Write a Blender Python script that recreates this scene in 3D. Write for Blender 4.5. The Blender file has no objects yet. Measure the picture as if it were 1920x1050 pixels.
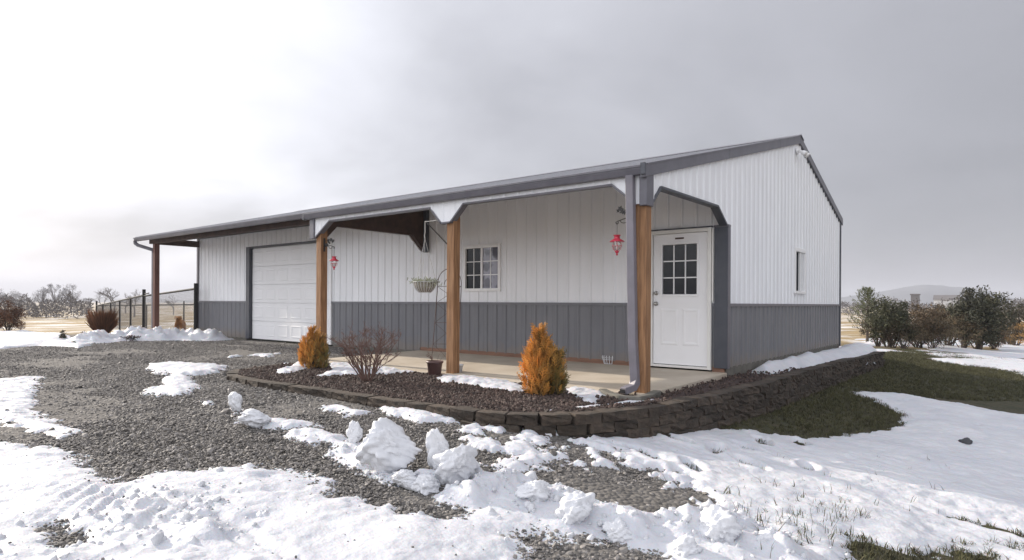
import bpy, bmesh, math, random
import numpy as np
from mathutils import Vector, Matrix, Euler

S = bpy.context.scene
COL = S.collection
R = math.radians
random.seed(7)
rng = np.random.default_rng(7)

# ------------------------------------------------------------------ camera
F, CX, CY, YAW, ROLL = 1195.56, 905.57, 567.44, R(39.842), R(.303)
CAM = (3.275, -9.531, .955)
cd = bpy.data.cameras.new('camera'); cam = bpy.data.objects.new('camera', cd); COL.objects.link(cam)
cd.sensor_width = 36; cd.lens = 36 * F / 1920
cd.shift_x = (960 - CX) / 1920; cd.shift_y = (CY - 525) / 1920
cd.clip_start = .05; cd.clip_end = 9000
cam.matrix_world = Matrix.Translation(CAM) @ (Matrix.Rotation(YAW, 4, 'Z') @ Matrix.Rotation(R(90), 4, 'X') @ Matrix.Rotation(ROLL, 4, 'Z'))
S.camera = cam

# ------------------------------------------------------------------ sky and sun
SUN_EL = R(22)
SUN_K = .06
sd = Vector((-1, -SUN_K, 0)).normalized()
SUN_DIR = Vector((sd.x * math.cos(SUN_EL), sd.y * math.cos(SUN_EL), math.sin(SUN_EL)))   # towards the sun
world = bpy.data.worlds.new('World'); S.world = world; world.use_nodes = True
nt = world.node_tree; nt.nodes.clear()
def N(t, **k):
    n = nt.nodes.new(t)
    for a, b in k.items(): setattr(n, a, b)
    return n
out = N('ShaderNodeOutputWorld'); bg = N('ShaderNodeBackground'); nt.links.new(bg.outputs[0], out.inputs[0])
sky = N('ShaderNodeTexSky', sky_type='NISHITA'); sky.sun_disc = False
sky.sun_elevation = SUN_EL; sky.sun_rotation = math.atan2(SUN_DIR.x, SUN_DIR.y); sky.altitude = 200; sky.dust_density = 3
tc = N('ShaderNodeTexCoord')
def VM(op, a, b=None):
    n = N('ShaderNodeVectorMath', operation=op)
    for i, s in enumerate((a, b)):
        if s is None: continue
        if hasattr(s, 'links'): nt.links.new(s, n.inputs[i])
        else: n.inputs[i].default_value = s
    return n
def MA(op, a, b=None, c=None, clamp=False):
    n = N('ShaderNodeMath', operation=op); n.use_clamp = clamp
    for i, s in enumerate((a, b, c)):
        if s is None: continue
        if hasattr(s, 'links'): nt.links.new(s, n.inputs[i])
        else: n.inputs[i].default_value = s
    return n.outputs[0]
dn = VM('NORMALIZE', tc.outputs['Generated']).outputs[0]
dot = VM('DOT_PRODUCT', dn, tuple(SUN_DIR)).outputs['Value']
sep = N('ShaderNodeSeparateXYZ'); nt.links.new(dn, sep.inputs[0])
up = MA('MAXIMUM', sep.outputs[2], 0)
# cloud deck: noise on the direction flattened towards the horizon
flat = N('ShaderNodeCombineXYZ')
den = MA('ADD', up, .28)
nt.links.new(MA('DIVIDE', sep.outputs[0], den), flat.inputs[0]); nt.links.new(MA('DIVIDE', sep.outputs[1], den), flat.inputs[1])
n1 = N('ShaderNodeTexNoise'); n1.inputs['Scale'].default_value = 1.1; n1.inputs['Detail'].default_value = 6; n1.inputs['Roughness'].default_value = .5; n1.inputs['Distortion'].default_value = .6
nt.links.new(flat.outputs[0], n1.inputs['Vector'])
n2 = N('ShaderNodeTexNoise'); n2.inputs['Scale'].default_value = 2.3; n2.inputs['Detail'].default_value = 7; n2.inputs['Roughness'].default_value = .55; n2.inputs['Distortion'].default_value = .3
nt.links.new(flat.outputs[0], n2.inputs['Vector'])
ddark = VM('DOT_PRODUCT', dn, (.20, .98, 0)).outputs['Value']            # the deck is darkest to the north-east, one even gradient across the sky
d2 = MA('MULTIPLY', ddark, ddark); d3 = MA('MULTIPLY', d2, ddark)
lum = MA('MULTIPLY_ADD', ddark, -.27, .385)
lum = MA('MULTIPLY_ADD', d2, .13, MA('MULTIPLY_ADD', d3, -.10, lum))
lum = MA('MULTIPLY_ADD', MA('POWER', up, 2), .06, lum)
glow = MA('ADD', MA('MULTIPLY', MA('POWER', MA('MAXIMUM', dot, 0), 10), .03), MA('MULTIPLY', MA('POWER', MA('MAXIMUM', dot, 0), 2), .05))
lum = MA('ADD', lum, glow)
cl = MA('MULTIPLY_ADD', MA('SUBTRACT', n1.outputs['Fac'], .52), .85, 1)
cl = MA('MULTIPLY_ADD', MA('SUBTRACT', n2.outputs['Fac'], .5), .22, cl)
# texture is strongest where the sun shines through
side = MA('MULTIPLY_ADD', dot, .5, .5, clamp=True)
cl = MA('ADD', MA('MULTIPLY', MA('SUBTRACT', cl, 1), MA('MULTIPLY_ADD', MA('POWER', side, 3), 2.1, .22)), 1)
lum = MA('MULTIPLY', lum, cl)
cr = N('ShaderNodeMix', data_type='RGBA'); nt.links.new(MA('MULTIPLY_ADD', ddark, -.5, .5, clamp=True), cr.inputs['Factor'])
cr.inputs['A'].default_value = (.945, .955, 1.045, 1); cr.inputs['B'].default_value = (.97, .985, 1.04, 1)
clc = N('ShaderNodeVectorMath', operation='SCALE'); nt.links.new(cr.outputs['Result'], clc.inputs[0]); nt.links.new(lum, clc.inputs['Scale'])
nis = N('ShaderNodeVectorMath', operation='SCALE'); nt.links.new(sky.outputs[0], nis.inputs[0]); nis.inputs['Scale'].default_value = .04
mx = N('ShaderNodeMix', data_type='RGBA'); mx.inputs['Factor'].default_value = .90
nt.links.new(nis.outputs[0], mx.inputs['A']); nt.links.new(clc.outputs[0], mx.inputs['B'])
nt.links.new(mx.outputs['Result'], bg.inputs['Color']); bg.inputs['Strength'].default_value = 1.0

sl = bpy.data.lights.new('sun', 'SUN'); sl.energy = 2.4; sl.angle = R(1.0); sl.color = (1, .90, .77)
so = bpy.data.objects.new('sun', sl); COL.objects.link(so)
so.rotation_euler = (-SUN_DIR).to_track_quat('-Z', 'Y').to_euler()
S.view_settings.view_transform = 'Standard'; S.view_settings.look = 'None'
S.view_settings.gamma = 1; S.view_settings.use_curve_mapping = False
S.view_settings.exposure = 1.45

# ------------------------------------------------------------------ pixel helpers (a pixel gives a direction; depth comes from what is touched)
def ray(px, py):
    u, v = px - CX, py - CY
    c, s = math.cos(ROLL), math.sin(ROLL)
    a = (c * u + s * v) / F; b = -(-s * u + c * v) / F
    return (-math.sin(YAW) + a * math.cos(YAW), math.cos(YAW) + a * math.sin(YAW), b)
def on_z(px, py, z):
    d = ray(px, py); t = (z - CAM[2]) / d[2]
    return (CAM[0] + t * d[0], CAM[1] + t * d[1], z)
def on_y(px, py, Y):
    d = ray(px, py); t = (Y - CAM[1]) / d[1]
    return tuple(CAM[i] + t * d[i] for i in range(3))
def on_x(px, py, X):
    d = ray(px, py); t = (X - CAM[0]) / d[0]
    return tuple(CAM[i] + t * d[i] for i in range(3))
def at_depth(px, py, t):
    d = ray(px, py)
    return tuple(CAM[i] + t * d[i] for i in range(3))

# ------------------------------------------------------------------ terrain height
GX = np.array([-3000, -200, -60, -38, -22, -16, -8, -4, -1, .3, 1.5, 3.5, 8, 20, 200, 3000.])
GY = np.array([-3000, -40, -14, -9, -6.5, -4.8, -3, 0, 8, 20, 45, 200, 3000.])
GZ = np.array([
 #-3000 -200  -60   -38   -22   -16   -8    -4    -1    .3   1.5   3.5    8    20   200  3000
 [-3.0, -2.5, -1.4, -1.0, -.60, -.50, -.50, -.55, -.60, -.65, -.70, -.75, -.9, -1.4, -3, -3],
 [-3.0, -2.5, -1.4, -.90, -.50, -.45, -.45, -.50, -.55, -.60, -.65, -.70, -.9, -1.4, -3, -3],
 [-3.0, -2.2, -1.3, -.70, -.32, -.25, -.30, -.38, -.48, -.55, -.60, -.65, -.8, -1.2, -3, -3],
 [-3.0, -2.2, -1.3, -.65, -.25, -.20, -.25, -.33, -.43, -.50, -.55, -.60, -.8, -1.2, -3, -3],
 [-3.0, -2.2, -1.3, -.62, -.20, -.16, -.19, -.24, -.32, -.39, -.50, -.62, -.85, -1.2, -3, -3],
 [-3.0, -2.2, -1.3, -.60, -.17, -.14, -.15, -.17, -.21, -.31, -.50, -.70, -.95, -1.3, -3, -3],
 [-3.0, -2.2, -1.2, -.60, -.15, -.13, -.14, -.20, -.26, -.44, -.62, -.82, -1.0, -1.3, -3, -3],
 [-3.0, -2.2, -1.2, -.62, -.15, -.13, -.14, -.22, -.26, -.45, -.62, -.82, -1.0, -1.3, -3, -3],
 [-3.0, -2.2, -1.2, -.72, -.35, -.30, -.30, -.30, -.30, -.38, -.52, -.72, -1.0, -1.4, -3, -3],
 [-3.0, -2.2, -1.4, -1.0, -.80, -.70, -.60, -.60, -.62, -.62, -.66, -.75, -1.0, -1.5, -3, -3],
 [-3.0, -2.2, -1.6, -1.4, -1.2, -1.2, -1.2, -1.2, -1.2, -1.2, -1.2, -1.2, -1.4, -1.8, -3, -3],
 [-3.0, -2.6, -2.4, -2.3, -2.3, -2.3, -2.3, -2.3, -2.3, -2.3, -2.3, -2.3, -2.3, -2.5, -3, -3],
 [-3.2] * 16])
def _bil(x, y):
    i = np.clip(np.searchsorted(GX, x) - 1, 0, len(GX) - 2); j = np.clip(np.searchsorted(GY, y) - 1, 0, len(GY) - 2)
    u = np.clip((x - GX[i]) / (GX[i + 1] - GX[i]), 0, 1); v = np.clip((y - GY[j]) / (GY[j + 1] - GY[j]), 0, 1)
    return (GZ[j, i] * (1 - u) + GZ[j, i + 1] * u) * (1 - v) + (GZ[j + 1, i] * (1 - u) + GZ[j + 1, i + 1] * u) * v
def H(x, y):
    x = np.asarray(x, float); y = np.asarray(y, float); z = 0
    for ox in (-.4, 0, .4):
        for oy in (-.5, 0, .5): z = z + _bil(x + ox, y + oy)
    return z / 9
def h(x, y): return float(H(x, y))
def gp(px, py, lift=0):
    z = -.4
    for _ in range(40):
        p = on_z(px, py, z); z = .5 * z + .5 * (h(p[0], p[1]) + lift)
    return on_z(px, py, z)

# ------------------------------------------------------------------ noise in numpy
def _hash(i, j, s):
    n = (i.astype(np.int64) * 374761393 + j.astype(np.int64) * 668265263 + s * 1442695041) & 0x7fffffff
    n = ((n ^ (n >> 13)) * 1274126177) & 0x7fffffff
    return ((n ^ (n >> 16)) & 0xffff) / 65535.0
def vnoise(x, y, s=0):
    i = np.floor(x); j = np.floor(y); u = x - i; v = y - j
    u = u * u * u * (u * (u * 6 - 15) + 10); v = v * v * v * (v * (v * 6 - 15) + 10)
    a, b, c, d = _hash(i, j, s), _hash(i + 1, j, s), _hash(i, j + 1, s), _hash(i + 1, j + 1, s)
    return ((a * (1 - u) + b * u) * (1 - v) + (c * (1 - u) + d * u) * v) * 2 - 1
def fbm(x, y, o=4, s=0, g=.5):
    r = 0; a = 1; t = 0
    for k in range(o):
        r = r + a * vnoise(x, y, s + k * 17); t += a; a *= g
        x, y = (x * 1.6 + y * 1.2) , (y * 1.6 - x * 1.2)
    return r / t
def polysd(P, x, y):                              # >0 inside
    P = np.asarray(P, float)[:, :2]; ins = np.zeros(np.shape(x), bool); d = np.full(np.shape(x), 1e9)
    for k in range(len(P)):
        a = P[k]; b = P[(k + 1) % len(P)]; e = b - a
        t = np.clip(((x - a[0]) * e[0] + (y - a[1]) * e[1]) / max(e @ e, 1e-12), 0, 1)
        d = np.minimum(d, np.hypot(x - a[0] - t * e[0], y - a[1] - t * e[1]))
        c = ((a[1] > y) != (b[1] > y))
        ins ^= c & (x < (b[0] - a[0]) * (y - a[1]) / (b[1] - a[1] + 1e-12) + a[0])
    return np.where(ins, d, -d)
def linedist(P, x, y):
    P = np.asarray(P, float)[:, :2]; d = np.full(np.shape(x), 1e9)
    for a, b in zip(P[:-1], P[1:]):
        e = b - a; t = np.clip(((x - a[0]) * e[0] + (y - a[1]) * e[1]) / max(e @ e, 1e-12), 0, 1)
        d = np.minimum(d, np.hypot(x - a[0] - t * e[0], y - a[1] - t * e[1]))
    return d
def sstep(a, b, x):
    t = np.clip((x - a) / (b - a), 0, 1); return t * t * (3 - 2 * t)

# ------------------------------------------------------------------ materials
def mat(name, c1, c2=None, rough=.6, scale=8, detail=4, bump=0, bscale=None, metal=0, spec=.5, coords='Object', stretch=None, ramp=(.35, .65), attr=None, rand=0, trans=0, bdist=.01):
    m = bpy.data.materials.new(name); m.use_nodes = True
    t = m.node_tree; b = t.nodes['Principled BSDF']
    b.inputs['Roughness'].default_value = rough; b.inputs['Metallic'].default_value = metal
    b.inputs['Specular IOR Level'].default_value = spec
    c2 = c2 or c1
    L = t.links.new
    co = t.nodes.new('ShaderNodeTexCoord'); mp = t.nodes.new('ShaderNodeMapping'); L(co.outputs[coords], mp.inputs[0])
    if stretch: mp.inputs['Scale'].default_value = stretch
    nz = t.nodes.new('ShaderNodeTexNoise'); nz.inputs['Scale'].default_value = scale; nz.inputs['Detail'].default_value = detail; nz.inputs['Roughness'].default_value = .6
    L(mp.outputs[0], nz.inputs['Vector'])
    rp = t.nodes.new('ShaderNodeMapRange'); rp.inputs[1].default_value = ramp[0]; rp.inputs[2].default_value = ramp[1]; L(nz.outputs['Fac'], rp.inputs[0])
    mixn = t.nodes.new('ShaderNodeMix'); mixn.data_type = 'RGBA'; L(rp.outputs[0], mixn.inputs['Factor'])
    mixn.inputs['A'].default_value = (*c1, 1); mixn.inputs['B'].default_value = (*c2, 1)
    col = mixn.outputs['Result']
    if attr:
        at = t.nodes.new('ShaderNodeAttribute'); at.attribute_name = attr
        mm = t.nodes.new('ShaderNodeMix'); mm.data_type = 'RGBA'; mm.blend_type = 'MULTIPLY'; mm.inputs['Factor'].default_value = 1
        L(col, mm.inputs['A']); L(at.outputs['Color'], mm.inputs['B']); col = mm.outputs['Result']
    if rand:
        oi = t.nodes.new('ShaderNodeObjectInfo'); hs = t.nodes.new('ShaderNodeHueSaturation'); ma = t.nodes.new('ShaderNodeMapRange')
        ma.inputs[3].default_value = 1 - rand; ma.inputs[4].default_value = 1 + rand; L(oi.outputs['Random'], ma.inputs[0]); L(ma.outputs[0], hs.inputs['Value'])
        L(col, hs.inputs['Color']); col = hs.outputs[0]
    L(col, b.inputs['Base Color'])
    if bump:
        n3 = t.nodes.new('ShaderNodeTexNoise'); n3.inputs['Scale'].default_value = bscale or scale * 3; n3.inputs['Detail'].default_value = 5; L(mp.outputs[0], n3.inputs['Vector'])
        bp = t.nodes.new('ShaderNodeBump'); bp.inputs['Strength'].default_value = bump; bp.inputs['Distance'].default_value = bdist; L(n3.outputs['Fac'], bp.inputs['Height']); L(bp.outputs[0], b.inputs['Normal'])
    if trans: b.inputs['Transmission Weight'].default_value = trans
    return m
M = {}
M['white'] = mat('white_steel', (.83, .84, .865), (.79, .80, .825), .45, 2.5, bump=.12, bscale=4, stretch=(1, 1, .3))
M['grey'] = mat('charcoal_steel', (.145, .148, .165), (.17, .173, .188), .42, 3, bump=.14, bscale=4, stretch=(1, 1, .3))
_t = M['grey'].node_tree; _b = _t.nodes['Principled BSDF']; _c = _b.inputs['Base Color'].links[0].from_socket      # dried mud splashed on the lowest hand's width
_co = _t.nodes.new('ShaderNodeTexCoord'); _s = _t.nodes.new('ShaderNodeSeparateXYZ'); _t.links.new(_co.outputs['Object'], _s.inputs[0])
_n = _t.nodes.new('ShaderNodeTexNoise'); _n.inputs['Scale'].default_value = 7; _n.inputs['Detail'].default_value = 8; _t.links.new(_co.outputs['Object'], _n.inputs['Vector'])
_a = _t.nodes.new('ShaderNodeMath'); _a.operation = 'MULTIPLY_ADD'; _a.inputs[1].default_value = .45; _t.links.new(_n.outputs['Fac'], _a.inputs[0]); _m = _t.nodes.new('ShaderNodeMath'); _m.operation = 'MULTIPLY'; _m.inputs[1].default_value = -1; _t.links.new(_s.outputs[2], _m.inputs[0]); _t.links.new(_m.outputs[0], _a.inputs[2])
_r = _t.nodes.new('ShaderNodeMapRange'); _r.inputs[1].default_value = .02; _r.inputs[2].default_value = .22; _r.inputs[4].default_value = .5; _t.links.new(_a.outputs[0], _r.inputs[0])
_x = _t.nodes.new('ShaderNodeMix'); _x.data_type = 'RGBA'; _t.links.new(_r.outputs[0], _x.inputs['Factor']); _t.links.new(_c, _x.inputs['A']); _x.inputs['B'].default_value = (.22, .18, .14, 1); _t.links.new(_x.outputs['Result'], _b.inputs['Base Color'])
M['trim'] = mat('grey_trim', (.105, .102, .122), (.13, .127, .147), .4, 4)
M['spout'] = mat('lavender_grey_spout', (.185, .172, .20), (.155, .147, .168), .5, 6)
M['dtrim'] = mat('dark_trim', (.045, .05, .065), (.06, .065, .08), .4, 4)
M['roof'] = mat('roof_steel', (.30, .30, .32), (.36, .36, .38), .3, 3, metal=.4)
M['soffit'] = mat('roof_underside', (.38, .37, .37), (.44, .43, .43), .6, 5)
M['post'] = mat('treated_post', (.37, .20, .095), (.15, .07, .03), .75, 11, 8, bump=.35, bscale=40, stretch=(3, 3, .22), ramp=(.3, .7))
M['postred'] = mat('stained_post', (.14, .06, .045), (.09, .04, .03), .75, 9, 6, bump=.35, bscale=40, stretch=(3, 3, .22))
M['beam'] = mat('rough_beam', (.075, .045, .035), (.045, .028, .024), .85, 6, 5, bump=.4, bscale=30)
M['board'] = mat('base_board', (.24, .13, .085), (.17, .09, .06), .8, 8, bump=.2, stretch=(.3, 3, 3))
M['dwhite'] = mat('painted_door', (.83, .83, .84), (.80, .80, .81), .65, 2, spec=.3)
M['vinyl'] = mat('window_vinyl', (.82, .82, .82), None, .4)
M['cream'] = mat('door_casing', (.74, .73, .70), (.70, .69, .66), .45, 5)
M['glass'] = mat('dark_glass', (.012, .014, .017), (.022, .024, .028), .05, 2, spec=.22)
M['blind'] = mat('window_blind', (.70, .71, .72), (.62, .63, .66), .12, 30, stretch=(.1, .1, 2))
M['skypane'] = mat('sky_painted_glass', (.30, .30, .36), (.12, .12, .15), .06, 3.5, 2, ramp=(.45, .55), spec=.6)  # window pane with a patchy sky reflection painted into its colour
M['darkpane'] = mat('dull_dark_pane', (.012, .015, .022), None, .6, spec=.05)
M['steel'] = mat('brushed_steel', (.45, .44, .42), None, .3, metal=1)
M['black'] = mat('black_iron', (.014, .014, .015), (.03, .026, .024), .55, 30)
M['rust'] = mat('brown_iron', (.06, .04, .035), (.10, .06, .045), .7, 40)
M['red'] = mat('pink_red_enamel', (.55, .045, .085), (.48, .035, .06), .3, 10)
def clear(name, tint, rough=.03):
    m = bpy.data.materials.new(name); m.use_nodes = True; t = m.node_tree; b = t.nodes['Principled BSDF']
    b.inputs['Base Color'].default_value = (*tint, 1); b.inputs['Roughness'].default_value = rough
    b.inputs['Transmission Weight'].default_value = .9; b.inputs['IOR'].default_value = 1.2
    return m
M['lglass'] = clear('lantern_glass', (.95, .95, .93))
M['rope'] = mat('pale_rope', (.62, .60, .56), None, .9)
M['fence'] = mat('black_vinyl_steel', (.014, .014, .015), None, .75, spec=.2)
M['wire'] = mat('coated_wire', (.07, .07, .075), None, .5)
M['concrete'] = mat('porch_concrete', (.50, .44, .36), (.40, .34, .265), .75, 1.6, 7, bump=.12, bscale=45)
M['dconc'] = mat('old_concrete', (.16, .15, .13), (.10, .095, .08), .9, 5, 6, bump=.5, bscale=30)
M['block'] = mat('retaining_block', (.072, .053, .039), (.033, .027, .021), .95, 7, 7, bump=.8, bscale=35, rand=.3, bdist=.02)
M['mulch'] = mat('bed_soil', (.035, .022, .02), (.06, .036, .033), .95, 14, 7, bump=.8, bscale=60)
M['lava'] = mat('lava_rock', (.085, .054, .043), (.038, .027, .023), .8, 20, rand=.6)
M['stone'] = mat('gravel_stone', (.215, .198, .182), (.105, .098, .093), .7, 18, 5, rand=.65)
M['snow'] = mat('snow', (.60, .605, .63), (.51, .52, .56), .55, 2.2, 6, bump=.55, bscale=16, spec=.35, bdist=.025)
M['snow'].node_tree.nodes['Principled BSDF'].inputs['Subsurface Weight'].default_value = .2
M['snow'].node_tree.nodes['Principled BSDF'].inputs['Subsurface Scale'].default_value = .02
M['snowd'] = mat('packed_snow', (.68, .685, .705), (.60, .61, .64), .5, 5, 6, bump=.5, bscale=28, spec=.35, bdist=.012)
M['grass'] = mat('winter_grass', (.05, .055, .02), (.085, .07, .033), .8, 3, rand=.5)
M['dryg'] = mat('dry_grass', (.27, .19, .085), (.20, .13, .06), .9, 3, rand=.3)
M['bark'] = mat('bark', (.055, .042, .033), (.085, .066, .052), .95, 10, bump=.4)
M['twig'] = mat('twig', (.12, .075, .06), (.17, .10, .085), .9, 10)
M['greytwig'] = mat('grey_twig', (.13, .12, .12), (.19, .18, .18), .95, 8)
M['pot'] = mat('brown_plastic', (.085, .045, .042), (.11, .06, .055), .45, 6)
M['bucket'] = mat('white_plastic', (.66, .66, .67), (.58, .58, .6), .45, 6)
M['wicker'] = mat('coco_liner', (.30, .27, .22), (.20, .18, .14), .9, 25, bump=.5, stretch=(3, 3, .5))
M['dog'] = mat('golden_fur', (.30, .15, .06), (.20, .09, .035), .9, 14, 5, bump=.5, bscale=60)
M['dognose'] = mat('dog_nose', (.02, .015, .013), None, .4)
M['rock'] = mat('dark_rock', (.035, .038, .045), (.07, .07, .075), .9, 7, bump=.7)
def leafmat(name, c1, c2):
    return mat(name, c1, c2, .75, 6, rand=.12, attr='tint')
M['arbo'] = leafmat('bronzed_foliage', (1, 1, 1), (.85, .85, .85))
M['needle'] = leafmat('pine_needles', (.115, .125, .05), (.07, .085, .035))
M['brushleaf'] = leafmat('brush_leaves', (.062, .06, .036), (.095, .075, .045))
M['brownleaf'] = leafmat('brown_leaves', (.17, .09, .045), (.11, .06, .035))
M['goldleaf'] = leafmat('gold_leaves', (.36, .20, .05), (.24, .13, .04))
M['frost'] = leafmat('frosted_twigs', (.34, .34, .36), (.26, .26, .28))
M['hangleaf'] = leafmat('pale_dry_leaves', (.46, .47, .36), (.34, .36, .24))
M['redleaf'] = leafmat('red_leaves', (.22, .075, .055), (.15, .05, .04))
M['farwood'] = leafmat('far_wood', (.12, .105, .10), (.09, .08, .08))
M['hill'] = mat('hill_slope', (.045, .05, .06), (.11, .115, .125), .95, .008, 6)
M['farhouse'] = mat('far_siding', (.13, .12, .12), None, .9)
M['farwhite'] = mat('far_white', (.6, .6, .6), None, .9)

# ------------------------------------------------------------------ mesh helpers
def tag(o, label=None, cat=None, group=None, kind=None):
    if label: o['label'] = label
    if cat: o['category'] = cat
    if group: o['group'] = group
    if kind: o['kind'] = kind
    return o
def empty(name, loc, label=None, cat=None, group=None, rz=0):
    o = bpy.data.objects.new(name, None); COL.objects.link(o); o.location = loc; o.rotation_euler = (0, 0, rz); o.empty_display_size = .1
    return tag(o, label, cat, group)
def link(name, me, parent=None, m=None):
    o = bpy.data.objects.new(name, me); COL.objects.link(o)
    if m is not None: me.materials.clear(); me.materials.append(M[m])
    if parent is not None:
        o.parent = parent
        # geometry is written in world coordinates: undo the parents' offsets
        p = parent; off = Vector((0, 0, 0))
        mw = Matrix.Identity(4)
        while p is not None: mw = p.matrix_basis @ mw if p.parent is None else (p.matrix_parent_inverse @ p.matrix_basis) @ mw; p = p.parent
        o.matrix_parent_inverse = mw.inverted()
    return o
def arr_mesh(name, V, Q):
    V = np.asarray(V, np.float32); Q = np.asarray(Q, np.int32); k = Q.shape[1]
    me = bpy.data.meshes.new(name); me.vertices.add(len(V)); me.vertices.foreach_set('co', V.ravel())
    me.loops.add(Q.size); me.loops.foreach_set('vertex_index', Q.ravel())
    me.polygons.add(len(Q)); me.polygons.foreach_set('loop_start', np.arange(0, Q.size, k, dtype=np.int32))
    try: me.polygons.foreach_set('loop_total', np.full(len(Q), k, np.int32))
    except Exception: pass
    me.update(calc_edges=True); me.validate(); return me
def smooth(me, on=True):
    me.polygons.foreach_set('use_smooth', np.full(len(me.polygons), on))
def vcol(me, C, name='tint'):
    a = me.attributes.new(name, 'FLOAT_COLOR', 'POINT'); C = np.asarray(C, np.float32)
    if C.shape[1] == 3: C = np.c_[C, np.ones(len(C), np.float32)]
    a.data.foreach_set('color', C.ravel())
class MB:
    def __init__(s): s.v = []; s.f = []
    def box(s, x0, x1, y0, y1, z0, z1):
        if x0 > x1: x0, x1 = x1, x0
        if y0 > y1: y0, y1 = y1, y0
        if z0 > z1: z0, z1 = z1, z0
        b = len(s.v)
        s.v += [(x0, y0, z0), (x1, y0, z0), (x1, y1, z0), (x0, y1, z0), (x0, y0, z1), (x1, y0, z1), (x1, y1, z1), (x0, y1, z1)]
        s.f += [tuple(b + i for i in q) for q in ((0, 3, 2, 1), (4, 5, 6, 7), (0, 1, 5, 4), (1, 2, 6, 5), (2, 3, 7, 6), (3, 0, 4, 7))]
        return s
    def tube(s, pts, r, n=8, cap=True):
        pts = [Vector(p) for p in pts]; rs = r if isinstance(r, (list, tuple)) else [r] * len(pts); b = len(s.v); prev = None
        for i, p in enumerate(pts):
            d = (pts[min(i + 1, len(pts) - 1)] - pts[max(i - 1, 0)])
            if d.length < 1e-9: d = Vector((0, 0, 1))
            d.normalize()
            if prev is None:
                a = Vector((0, 0, 1)) if abs(d.z) < .9 else Vector((1, 0, 0)); u = d.cross(a).normalized()
            else:
                u = prev - d * prev.dot(d); u = u.normalized() if u.length > 1e-6 else d.orthogonal().normalized()
            prev = u; w = d.cross(u)
            for k in range(n):
                a = 2 * math.pi * k / n; s.v.append(tuple(p + (u * math.cos(a) + w * math.sin(a)) * rs[i]))
        for i in range(len(pts) - 1):
            for k in range(n):
                k2 = (k + 1) % n; s.f.append((b + i * n + k, b + i * n + k2, b + (i + 1) * n + k2, b + (i + 1) * n + k))
        if cap:
            s.f.append(tuple(b + k for k in range(n))[::-1]); s.f.append(tuple(b + (len(pts) - 1) * n + k for k in range(n)))
        return s
    def bar(s, pts, w, t, up=(0, 0, 1)):                     # rectangular bar along a polyline
        pts = [Vector(p) for p in pts]; b = len(s.v); U = Vector(up)
        for i, p in enumerate(pts):
            d = (pts[min(i + 1, len(pts) - 1)] - pts[max(i - 1, 0)]).normalized(); a = d.cross(U)
            if a.length < 1e-5: a = d.orthogonal()
            a.normalize(); c = a.cross(d).normalized()
            s.v += [tuple(p + a * x * w / 2 + c * y * t / 2) for x, y in ((-1, -1), (1, -1), (1, 1), (-1, 1))]
        for i in range(len(pts) - 1):
            for k in range(4):
                k2 = (k + 1) % 4; s.f.append((b + i * 4 + k, b + i * 4 + k2, b + i * 4 + 4 + k2, b + i * 4 + 4 + k))
        s.f.append((b + 3, b + 2, b + 1, b)); e = b + (len(pts) - 1) * 4; s.f.append((e, e + 1, e + 2, e + 3)); return s
    def lathe(s, c, prof, n=20):
        b = len(s.v)
        for r, z in prof:
            for k in range(n):
                a = 2 * math.pi * k / n; s.v.append((c[0] + r * math.cos(a), c[1] + r * math.sin(a), c[2] + z))
        for i in range(len(prof) - 1):
            for k in range(n):
                k2 = (k + 1) % n; s.f.append((b + i * n + k, b + i * n + k2, b + (i + 1) * n + k2, b + (i + 1) * n + k))
        s.f.append(tuple(b + k for k in range(n))[::-1]); s.f.append(tuple(b + (len(prof) - 1) * n + k for k in range(n))); return s
    def prism(s, poly, axis, a0, a1):                         # polygon (u, z) extruded along x or y
        b = len(s.v); n = len(poly)
        for a in (a0, a1):
            for u, z in poly: s.v.append((u, a, z) if axis == 'y' else (a, u, z))
        s.f.append(tuple(range(b, b + n))); s.f.append(tuple(range(b + n, b + 2 * n))[::-1])
        for k in range(n):
            k2 = (k + 1) % n; s.f.append((b + k, b + n + k, b + n + k2, b + k2))
        return s
    def mesh(s, name, sm=False, fix=True):
        me = bpy.data.meshes.new(name); me.from_pydata(s.v, [], s.f)
        if fix:
            bm = bmesh.new(); bm.from_mesh(me); bmesh.ops.recalc_face_normals(bm, faces=bm.faces); bm.to_mesh(me); bm.free()
        me.update()
        if sm: smooth(me)
        return me
    def build(s, name, m, parent=None, sm=False, bev=0):
        o = link(name, s.mesh(name, sm), parent, m)
        if bev:
            b = o.modifiers.new('bevel', 'BEVEL'); b.width = bev; b.segments = 2; b.limit_method = 'ANGLE'
        return o
def protos(name, meshes, m):
    c = bpy.data.collections.new(name)
    for i, me in enumerate(meshes):
        me.materials.clear(); me.materials.append(M[m]); o = bpy.data.objects.new('%s_shape' % name, me); c.objects.link(o)
    return c
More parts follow.
